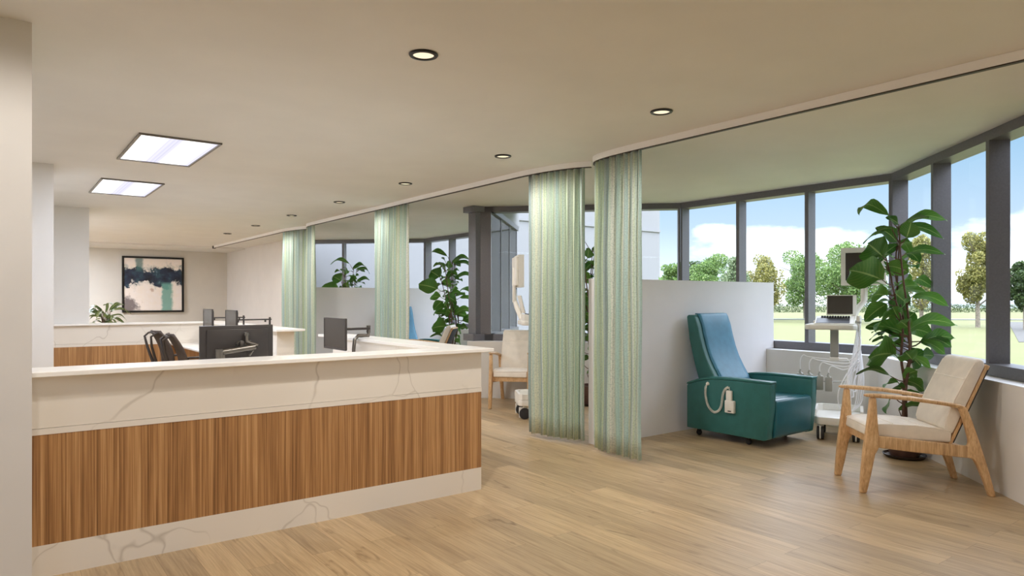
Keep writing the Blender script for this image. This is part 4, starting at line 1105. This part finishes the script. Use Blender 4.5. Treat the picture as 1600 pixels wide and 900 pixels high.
# ================================================================== ULTRASOUND-STYLE CARTS
def cart(loc, rz, label, full=True):
    """local: front faces -Y, x to the right"""
    root = empty('medical_cart', loc, rz); tag(root, label, 'medical cart', 'white wheeled medical carts')
    # base tray with raised rim
    mb = MB(); pts = [(-0.19, -0.24), (-0.14, -0.29), (0.22, -0.29), (0.28, -0.24), (0.28, 0.24), (0.22, 0.28), (-0.14, 0.28), (-0.19, 0.24)]
    mb.prism(pts, 0.165, 0.245, 'xy', r=0.012, seg=2)
    mb.build('base_tray', M['white_plastic'], root)
    mb = MB(); ins = [(x * 0.90, y * 0.90) for x, y in pts]
    n = len(pts)
    for i in range(n):
        j = (i + 1) % n
        if pts[i][1] < -0.2 and pts[j][1] < -0.2: continue
        wall_quad(mb, Vector(pts[i]), Vector(pts[j]), Vector(ins[j]), Vector(ins[i]), 0.2455, 0.315)
    mb.build('tray_rim', M['white_plastic'], root, smooth=False)
    for cx, cy in ((-0.13, -0.225), (0.21, -0.225), (-0.13, 0.20), (0.21, 0.20)):
        mb = MB(); mb.lathe([(0, -0.014), (0.056, -0.014), (0.07, -0.010), (0.07, 0.010), (0.056, 0.014), (0, 0.014)], (cx - 0.022, cy, 0.070), 24, axis='x')
        mb.lathe([(0, -0.014), (0.056, -0.014), (0.07, -0.010), (0.07, 0.010), (0.056, 0.014), (0, 0.014)], (cx + 0.022, cy, 0.070), 24, axis='x')
        cs = mb.build('castor', M['rubber'], root)
        mb = MB(); mb.box(cx - 0.0075, cx + 0.0075, cy - 0.072, cy + 0.072, 0.015, 0.150, 0.007, 3); mb.tube([(cx, cy, 0.13), (cx, cy, 0.168)], 0.018, 10)
        mb.box(cx - 0.036, cx + 0.036, cy - 0.02, cy + 0.02, 0.141, 0.152, 0.004)
        mb.build('castor_fork', M['white_plastic'], cs)
    # column with its foot, plus the slim rear post that carries it
    mb = MB(); mb.box(-0.042, 0.042, -0.02, 0.02, 0.86, 1.17, 0.008, 2); mb.build('column', M['grey_plastic'], root)
    mb = MB(); mb.box(-0.047, 0.047, -0.024, 0.024, 0.825, 0.862, 0.006, 2); mb.build('column_collar', M['white_plastic'], root)
    mb = MB(); mb.tube([(0.03, 0.0, 0.845), (0.12, 0.02, 0.845), (0.155, 0.03, 0.80), (0.155, 0.05, 0.5), (0.155, 0.05, 0.246)], [0.012, 0.012, 0.012, 0.012, 0.012], 8); mb.build('rear_post', M['white_plastic'], root)
    # keyboard deck
    mb = MB(); dp = [(-0.285, -0.22), (-0.24, -0.265), (0.18, -0.265), (0.225, -0.22), (0.225, 0.22), (0.18, 0.25), (-0.20, 0.25), (-0.245, 0.21)]
    mb.prism([(x, y) for x, y in dp], 1.168, 1.225, 'xy', r=0.014, seg=3); mb.build('deck', M['white_plastic'], root)
    mb = MB(); mb.prism([(-0.24, 1.226), (-0.24, 1.236), (0.19, 1.305), (0.215, 1.30), (0.215, 1.226)], -0.19, 0.19, 'yz', r=0.004); lp = mb.build('control_console', M['white_plastic'], root)
    mb = MB(); mb.prism([(-0.225, 1.2395), (-0.225, 1.2425), (0.05, 1.2865), (0.05, 1.2835)], -0.175, 0.15, 'yz'); mb.build('touch_panel', M['ink'], lp, smooth=False)
    mb = MB()
    for r_ in range(4):
        for c_ in range(11):
            x = -0.125 + c_ * 0.0265; y = 0.07 + r_ * 0.026; z = 1.2385 + (y + 0.24) * 0.1605
            mb.box(x - 0.0105, x + 0.0105, y - 0.011, y + 0.011, z, z + 0.009)
    k = mb.build('keyboard', M['ink'], lp, smooth=False)
    mb = MB()
    for x in (-0.19, -0.16): mb.lathe([(0, -0.02), (0.014, -0.018), (0.018, 0.0), (0.012, 0.012), (0, 0.014)], (x, -0.09 if x < -0.17 else 0.06, 1.25), 12)
    mb.build('knob', M['white_plastic'], root)
    # lidded screen standing on the console
    mb = MB(); mb.prism([(0.180, 1.318), (0.194, 1.312), (0.250, 1.535), (0.236, 1.541)], -0.085, 0.215, 'yz', r=0.004); sl = mb.build('tilt_screen', M['white_plastic'], root)
    mb = MB(); mb.prism([(0.1810, 1.330), (0.1840, 1.3295), (0.2345, 1.5300), (0.2315, 1.5310)], -0.077, 0.178, 'yz'); mb.build('screen', M['screen'], sl, smooth=False)
    # arm and upper framed monitor
    mb = MB(); mb.tube([(0.17, 0.20, 1.24), (0.22, 0.25, 1.38), (0.29, 0.27, 1.47), (0.29, 0.275, 1.62)], [0.03, 0.034, 0.03, 0.026], 10)
    mb.box(0.255, 0.325, 0.262, 0.300, 1.45, 1.90, 0.008, 2); mb.build('monitor_arm', M['white_plastic'], root)
    mb = MB(); x0, x1, z0, z1 = -0.01 + 0.07, 0.50, 1.645, 2.06; yb = 0.20
    for q in ((x0, x1, z1 - 0.055, z1), (x0, x1, z0, z0 + 0.055), (x0, x0 + 0.045, z0 + 0.055, z1 - 0.055), (x1 - 0.045, x1, z0 + 0.055, z1 - 0.055)):
        mb.box(q[0], q[1], yb - 0.02, yb + 0.05, q[2], q[3])
    mb.box(x0 + 0.02, x1 - 0.02, yb + 0.0505, yb + 0.085, z0 + 0.02, z1 - 0.02, 0.01); mf = mb.build('monitor_frame', M['white_plastic'], root, smooth=False)
    mb = MB(); mb.box(x0 + 0.046, x1 - 0.046, yb + 0.012, yb + 0.016, z0 + 0.056, z1 - 0.056); mb.build('monitor_screen', M['screen'], mf, smooth=False)
    # probe holders on the right edge and their cables hanging in loops
    if full:
        hold = [(0.235, -0.15), (0.243, -0.06), (0.243, 0.04), (0.235, 0.13)]
        rg = random.Random(3)
        for i, (hx, hy) in enumerate(hold):
            mb = MB(); mb.box(hx - 0.035, hx + 0.018, hy - 0.02, hy + 0.02, 1.235, 1.262, 0.006); mb.build('probe_holder', M['grey_plastic'], root)
            mb = MB(); mb.tube([(hx, hy, 1.315), (hx, hy, 1.29), (hx, hy, 1.21), (hx, hy, 1.15)], [0.018, 0.023, 0.016, 0.008], 10); pr = mb.build('probe', M['white_plastic'], root)
        conn = [(-0.341, -0.003), (-0.249, -0.013), (-0.143, -0.072), (-0.053, -0.105)]
        for i, (hx, hy) in enumerate(hold):
            cx, cy = conn[i]
            top = Vector((cx, cy, 0.715 - 0.006 * i))
            drop = 0.34 + 0.05 * i
            pts = [Vector((hx, hy, 1.15)), Vector((hx + 0.01, hy, 1.0)), Vector((hx + 0.02 - 0.02 * i, hy - 0.01, 0.75)), Vector((hx + 0.0 - 0.03 * i, hy - 0.02, drop + 0.12)), Vector((hx - 0.02 - 0.02 * i, hy - 0.03, drop)),
                   Vector((hx - 0.07 - 0.02 * i, hy - 0.04, drop + 0.03)), Vector((hx - 0.07 - 0.02 * i, hy - 0.05, drop + 0.2)), Vector((hx - 0.02, hy * 0.5 - 0.04, 0.76)), Vector((hx + 0.01 - 0.01 * i, hy * 0.4 - 0.04, 0.84 + 0.0 * i)),
                   Vector((hx - 0.06, cy - 0.01, 0.85 - 0.025 * i)), Vector((hx - 0.14, cy - 0.01, 0.83 - 0.03 * i)), Vector((cx + 0.10, cy, 0.855 - 0.035 * i)), Vector((cx + 0.03, cy, 0.875 - 0.035 * i)), Vector((cx, cy, 0.82 - 0.03 * i)), top]
            wo = (-0.13, -0.06, 0.0, 0.06)[i]
            for a in (2, 3, 4, 5, 6, 7): pts[a] = pts[a] + Vector((0.894, 0.449, 0)) * wo * (1.0 if a < 7 else 0.5)
            cr = []
            for a in range(len(pts) - 1):
                p0, p1, p2, p3 = pts[max(a - 1, 0)], pts[a], pts[a + 1], pts[min(a + 2, len(pts) - 1)]
                for q in range(6):
                    t = q / 6; cr.append(0.5 * ((2 * p1) + (-p0 + p2) * t + (2 * p0 - 5 * p1 + 4 * p2 - p3) * t * t + (-p0 + 3 * p1 - 3 * p2 + p3) * t ** 3))
            cr.append(pts[-1])
            mb = MB(); mb.tube(cr, 0.0062, 6); mb.build('cable', M['cable'], root)
            z1_ = 0.672 - 0.006 * i
            mb = MB(); mb.box(cx - 0.036, cx + 0.036, cy - 0.022, cy + 0.022, z1_ - 0.155, z1_, 0.008, 2)
            mb.tube([(cx, cy, z1_ - 0.005), (cx - 0.008, cy, z1_ + 0.02), (cx, cy, z1_ + 0.045)], [0.022, 0.012, 0.007], 8); mb.build('probe_connector', M['grey_plastic'], root)
        mb = MB(); mb.tube([(-0.331, 0.021, 0.6), (-0.239, 0.011000000000000001, 0.6), (-0.13299999999999998, -0.047999999999999994, 0.6), (-0.043, -0.08099999999999999, 0.6), (0.155, 0.05, 0.6)], [0.006] * 6, 6); mb.build('connector_rail', M['grey_plastic'], root)
        for i in range(4):       # second loop bundle
            x = 0.25 - 0.012 * i
            b0 = [Vector((x, -0.11 + 0.07 * i, 1.16)), Vector((x + 0.015 * i, -0.1 + 0.06 * i, 0.9)), Vector((x + 0.03 * i - 0.02, -0.09 + 0.05 * i, 0.6)), Vector((x + 0.03 * i - 0.05, -0.09 + 0.05 * i, 0.36)), Vector((x - 0.09, -0.08 + 0.04 * i, 0.32 - 0.015 * i)), Vector((x - 0.12, -0.07 + 0.03 * i, 0.45)), Vector((x - 0.04, -0.06 + 0.03 * i, 0.86)), Vector((x + 0.005, -0.03 + 0.03 * i, 1.17))]
            cr = []
            for a in range(len(b0) - 1):
                p0, p1, p2, p3 = b0[max(a - 1, 0)], b0[a], b0[a + 1], b0[min(a + 2, len(b0) - 1)]
                for q in range(6):
                    t = q / 6; cr.append(0.5 * ((2 * p1) + (-p0 + p2) * t + (2 * p0 - 5 * p1 + 4 * p2 - p3) * t * t + (-p0 + 3 * p1 - 3 * p2 + p3) * t ** 3))
            cr.append(b0[-1]); mb = MB(); mb.tube(cr, 0.0058, 6); mb.build('cable', M['cable'], root)
    return root
cart((7.296, 3.862, 0), math.radians(-63.6), 'white medical cart with keyboard deck, probes and looped cables between recliner and rubber plant')
cart((5.50, 6.75, 0), math.radians(60), 'second white medical cart, mostly hidden behind the left front curtain', full=False)

# ================================================================== RUBBER PLANTS
def leaf_mesh(mb_bm, uvl, base, tip, hw, droop, roll, cup=0.18, nL=9, nW=4, side=None):
    """one leaf from base to tip, half width hw, arching by droop (up first, down at the tip)"""
    base, tip = Vector(base), Vector(tip)
    ax = tip - base; L = ax.length; d = ax.normalized()
    up = Vector((0, 0, 1)); up = (up - d * up.dot(d))
    if up.length < 0.15: up = Vector((0.3, -1, 0.2)); up = up - d * up.dot(d)
    up.normalize(); lat = d.cross(up).normalized()
    cr, sr = math.cos(roll), math.sin(roll)
    n = up * cr + lat * sr; lt = lat * cr - up * sr
    rows = []
    for j in range(nL + 1):
        t = j / nL
        w = hw * max(0.02, math.sin(PI * min(1.0, t * 0.97 + 0.015) ** 0.92)) ** 0.62
        if j == 0: w = hw * 0.06
        if j == nL: w = 0.0015
        c = base + d * (L * t) + n * (droop * L * math.sin(PI * t)) - Vector((0, 0, 0.06 * L * t * t))
        row = []
        for i in range(nW + 1):
            s = -1 + 2 * i / nW
            row.append((c + lt * (s * w) + n * (abs(s) ** 1.4 * w * cup) + n * (0.01 * math.sin(t * 9 + s * 2) * abs(s) * (hw / 0.06)), (i / nW, t)))
        rows.append(row)
    vs = [[mb_bm.verts.new(p) for p, _ in r] for r in rows]
    for j in range(nL):
        for i in range(nW):
            f = mb_bm.faces.new((vs[j][i], vs[j][i + 1], vs[j + 1][i + 1], vs[j + 1][i]))
            for lp, (a, b) in zip(f.loops, ((j, i), (j, i + 1), (j + 1, i + 1), (j + 1, i))): lp[uvl].uv = rows[a][b][1]

# leaf table read from the plant: (base u, base z, tip u, tip z, half width, arch, roll), metres, u = sideways, z = height
PX = [  # base px, base py, tip px, tip py, half width px, arch, roll
 (1400, 334, 1335, 332, 11, 0.27, 0.75), (1416, 352, 1470, 342, 13, 0.22, 0.7), (1414, 352, 1452, 336, 13, 0.10, 0.2), (1421, 353, 1479, 368, 10, 0.20, 1.0),
 (1398, 374, 1400, 349, 15, 0.05, 1.5), (1391, 380, 1368, 352, 13, 0.10, 1.2), (1391, 352, 1379, 338, 9, 0.05, 1.0), (1374, 360, 1353, 367, 6, 0.2, 0.9),
 (1374, 400, 1345, 380, 25, 0.05, 1.4), (1420, 378, 1395, 404, 10, 0.1, 1.1), (1421, 378, 1437, 377, 7, 0.2, 0.8), (1424, 402, 1481, 393, 10, 0.22, 0.95),
 (1367, 437, 1308, 420, 28, 0.05, 1.35), (1379, 416, 1410, 425, 16, 0.14, 1.2), (1439, 442, 1493, 447, 10, 0.22, 0.9), (1408, 444, 1433, 434, 15, 0.10, 0.6),
 (1410, 455, 1442, 444, 14, 0.12, 0.8), (1376, 461, 1343, 465, 17, 0.12, 1.2), (1392, 459, 1425, 474, 18, 0.14, 1.3), (1439, 463, 1488, 476, 11, 0.16, 1.0),
 (1425, 458, 1461, 456, 9, 0.15, 0.8), (1382, 474, 1355, 500, 15, 0.05, 1.2), (1393, 491, 1354, 515, 14, 0.12, 1.0), (1418, 527, 1361, 508, 17, 0.14, 1.1),
 (1416, 510, 1431, 486, 15, 0.02, 1.3), (1410, 512, 1393, 500, 13, 0.05, 1.0), (1419, 517, 1477, 504, 16, 0.20, 0.9), (1427, 516, 1463, 522, 16, 0.12, 1.2),
 (1447, 536, 1510, 526, 16, 0.14, 1.0), (1462, 530, 1492, 542, 10, 0.12, 1.1), (1449, 534, 1475, 552, 11, 0.1, 1.2), (1394, 553, 1349, 557, 31, 0.07, 1.3),
 (1386, 538, 1412, 533, 9, 0.12, 1.0), (1437, 552, 1466, 572, 23, 0.05, 1.35), (1415, 556, 1440, 572, 10, 0.08, 0.9), (1387, 588, 1344, 584, 9, 0.2, 0.8),
 (1395, 597, 1367, 604, 8, 0.2, 0.9), (1405, 607, 1383, 605, 10, 0.12, 1.0), (1390, 618, 1371, 641, 14, 0.05, 1.3), (1424, 580, 1444, 596, 10, 0.08, 1.0),
 (1421, 597, 1451, 609, 14, 0.12, 1.2), (1426, 612, 1443, 626, 9, 0.08, 1.0), (1400, 498, 1387, 478, 12, 0.05, 1.2), (1405, 470, 1386, 486, 12, 0.1, 1.0),
 (1424, 492, 1408, 470, 13, 0.1, 1.1), (1412, 560, 1398, 548, 16, 0.1, 1.1), (1404, 590, 1420, 576, 12, 0.1, 1.0), (1386, 458, 1404, 444, 11, 0.1, 0.6),
 (1440, 560, 1462, 556, 16, 0.12, 0.9), (1400, 640, 1440, 628, 10, 0.1, 0.9)]
def plant_uz(px, py): return (px - 1411) / 1072.0 * 6.46, EYE - (py - 466.5) / 1072.0 * 6.46
STEMS = [[(1404, 660), (1405, 620), (1411, 560), (1408, 500), (1398, 440), (1393, 400), (1390, 378)],
         [(1413, 662), (1416, 600), (1427, 550), (1417, 500), (1409, 450), (1413, 390), (1416, 350)],
         [(1421, 662), (1422, 610), (1431, 560), (1433, 520), (1424, 470), (1416, 430), (1420, 380), (1424, 355)],
         [(1408, 660), (1410, 610), (1403, 560), (1404, 510), (1394, 470), (1384, 430), (1376, 402)]]
def rubber_plant(loc, rz, label, first=None):
    if first:
        c = copy_tree(first); c.location = loc; c.rotation_euler = (0, 0, rz); c['label'] = label; return c
    rg = random.Random(21)
    root = empty('rubber_plant', loc, rz); tag(root, label, 'potted plant', 'tall potted rubber plants')
    # local x = sideways in the first view, y = away
    stems = []
    for k, st in enumerate(STEMS):
        oy = (-0.05, 0.04, 0.07, -0.02)[k]
        pts = [Vector((*[plant_uz(*p)[0]], oy * (1 + i * 0.35) + rg.uniform(-0.008, 0.008), plant_uz(*p)[1])) for i, p in enumerate(st)]
        pts[0] = Vector((pts[0].x * 0.8, oy * 0.7, 0.235))
        stems.append(pts)
    mb = MB()
    for pts in stems:
        n = len(pts); fine = []
        for a in range(n - 1):
            p0, p1, p2, p3 = pts[max(a - 1, 0)], pts[a], pts[a + 1], pts[min(a + 2, n - 1)]
            for q in range(5):
                t = q / 5; fine.append(0.5 * ((2 * p1) + (-p0 + p2) * t + (2 * p0 - 5 * p1 + 4 * p2 - p3) * t * t + (-p0 + 3 * p1 - 3 * p2 + p3) * t ** 3))
        fine.append(pts[-1])
        mb.tube(fine, [0.0155 - 0.0105 * i / len(fine) for i in range(len(fine))], 7)
    bm = bmesh.new(); uvl = bm.loops.layers.uv.new('UVMap')
    def nearest(u, z):
        best = None
        for pts in stems:
            for a, b in zip(pts, pts[1:]):
                for q in range(5):
                    p = a.lerp(b, q / 5)
                    if p.z > z + 0.02: continue
                    dd = abs(p.x - u) + 0.9 * abs(p.z - (z - 0.05))
                    if best is None or dd < best[0]: best = (dd, p)
        return best[1]
    for i, (bx, by, tx, ty, hw, arch, roll) in enumerate(PX):
        u0, z0 = plant_uz(bx, by); u1, z1 = plant_uz(tx, ty)
        p = nearest(u0, z0)
        span = math.hypot(u1 - u0, z1 - z0)
        u1 = min(u1, 0.48)
        if z1 < 0.95: u1 = min(u1, 0.17); u0 = min(u0, 0.08)
        yb = p.y + rg.uniform(-0.05, 0.05); yt = yb + rg.choice((-1, -1, 1)) * rg.uniform(0.25, 0.6) * max(span, 0.14)
        sgn = 1 if u1 < u0 else -1
        leaf_mesh(bm, uvl, (u0, yb, z0), (u1, yt, z1), hw / 1072.0 * 6.46 * 0.98, arch * 1.05, sgn * roll * 0.75)
        q = Vector((u0, yb, z0)); mid = p.lerp(q, 0.5) - Vector((0, 0, 0.012))
        if (q - p).length > 0.015: mb.tube([p, mid, q], [0.007, 0.005, 0.004], 5)
    # leaves on the side turned away
    for k in range(34):
        pts = rg.choice(stems); a = rg.uniform(0.25, 0.98); i = int(a * (len(pts) - 1)); p = pts[i].lerp(pts[min(i + 1, len(pts) - 1)], a * (len(pts) - 1) - i)
        if p.z < 0.75: continue
        an = rg.uniform(0.15 * PI, 0.85 * PI) if p.z > 1.15 else rg.uniform(0.55 * PI, 0.85 * PI); L = rg.uniform(0.16, 0.26)
        b = p + Vector((math.cos(an), math.sin(an), 0.35)) * 0.08
        tp = b + Vector((math.cos(an), math.sin(an), rg.uniform(-0.35, 0.2))) * L
        leaf_mesh(bm, uvl, b, tp, rg.uniform(0.045, 0.065), 0.14, rg.uniform(-0.3, 0.3)); mb.tube([p, b], [0.006, 0.004], 5)
    mb.build('stems', M['bark'], root)
    # spike of bud leaf tips
    l2 = MB(); l2.bm.free(); l2.bm = bm; l2.build('leaves', M['ficus_leaf'], root, ang=70)
    mb = MB(); mb.lathe([(0.0, 0.018), (0.118, 0.018), (0.135, 0.06), (0.158, 0.20), (0.170, 0.262), (0.180, 0.264), (0.182, 0.285), (0.165, 0.287), (0.158, 0.245), (0.0, 0.235)], seg=36); mb.build('pot', M['pot'], root)
    mb = MB(); mb.lathe([(0.0, 0.001), (0.150, 0.001), (0.180, 0.022), (0.186, 0.034), (0.176, 0.036), (0.165, 0.018), (0.0, 0.0175)], seg=36); mb.build('saucer', M['saucer'], root)
    mb = MB(); mb.lathe([(0.0, 0.25), (0.06, 0.256), (0.12, 0.252), (0.156, 0.247)], seg=24); mb.build('soil', M['soil'], root)
    return root
PR = math.atan2(RT.y, RT.x)
rp1 = rubber_plant((6.86, 2.955, 0), PR, 'large rubber plant in the window corner behind the right foreground armchair')
rubber_plant((6.70, 7.05, 0), PR, 'rubber plant glimpsed through the gap between the two front curtains', rp1)
rubber_plant((6.86, 11.02, 0), PR + 0.15, 'rubber plant left of the dark pier, seen above the near desk counter', rp1)
rubber_plant((6.52, 14.82, 0), PR + 0.0, 'farthest rubber plant, its top above the far partition between two curtains', rp1)

# small variegated plant in a tall planter behind the far desk
hp = empty('variegated_plant', (1.50, 13.55, 0)); tag(hp, 'small variegated plant whose pointed leaves show above the far desk counter beside the white column', 'potted plant')
mb = MB(); mb.lathe([(0.0, 0.0), (0.13, 0.0), (0.16, 0.02), (0.19, 0.93), (0.20, 0.95), (0.17, 0.95), (0.165, 0.90), (0.0, 0.90)], seg=28); mb.build('planter', M['planter'], hp)
mb = MB(); mb.lathe([(0.0, 0.915), (0.08, 0.918), (0.162, 0.905)], seg=20); mb.build('soil', M['soil'], hp)
bm = bmesh.new(); uvl = bm.loops.layers.uv.new('UVMap'); rg = random.Random(77); mb = MB()
for k in range(38):
    an = rg.uniform(0, 2 * PI); z0 = rg.uniform(0.98, 1.30); el = rg.uniform(-0.25, 0.55)
    p = Vector((0.03 * math.cos(an), 0.03 * math.sin(an), 0.91)); b = Vector((0.07 * math.cos(an), 0.07 * math.sin(an), z0))
    L = rg.uniform(0.20, 0.36); tp = b + Vector((math.cos(an) * math.cos(el), math.sin(an) * math.cos(el), math.sin(el))) * L
    leaf_mesh(bm, uvl, b, tp, rg.uniform(0.022, 0.038), 0.22, rg.uniform(-0.7, 0.7)); mb.tube([p, b], [0.006, 0.004], 5)
mb.build('stems', M['bark'], hp)
l2 = MB(); l2.bm.free(); l2.bm = bm; l2.build('leaves', M['croton_leaf'], hp, ang=70)
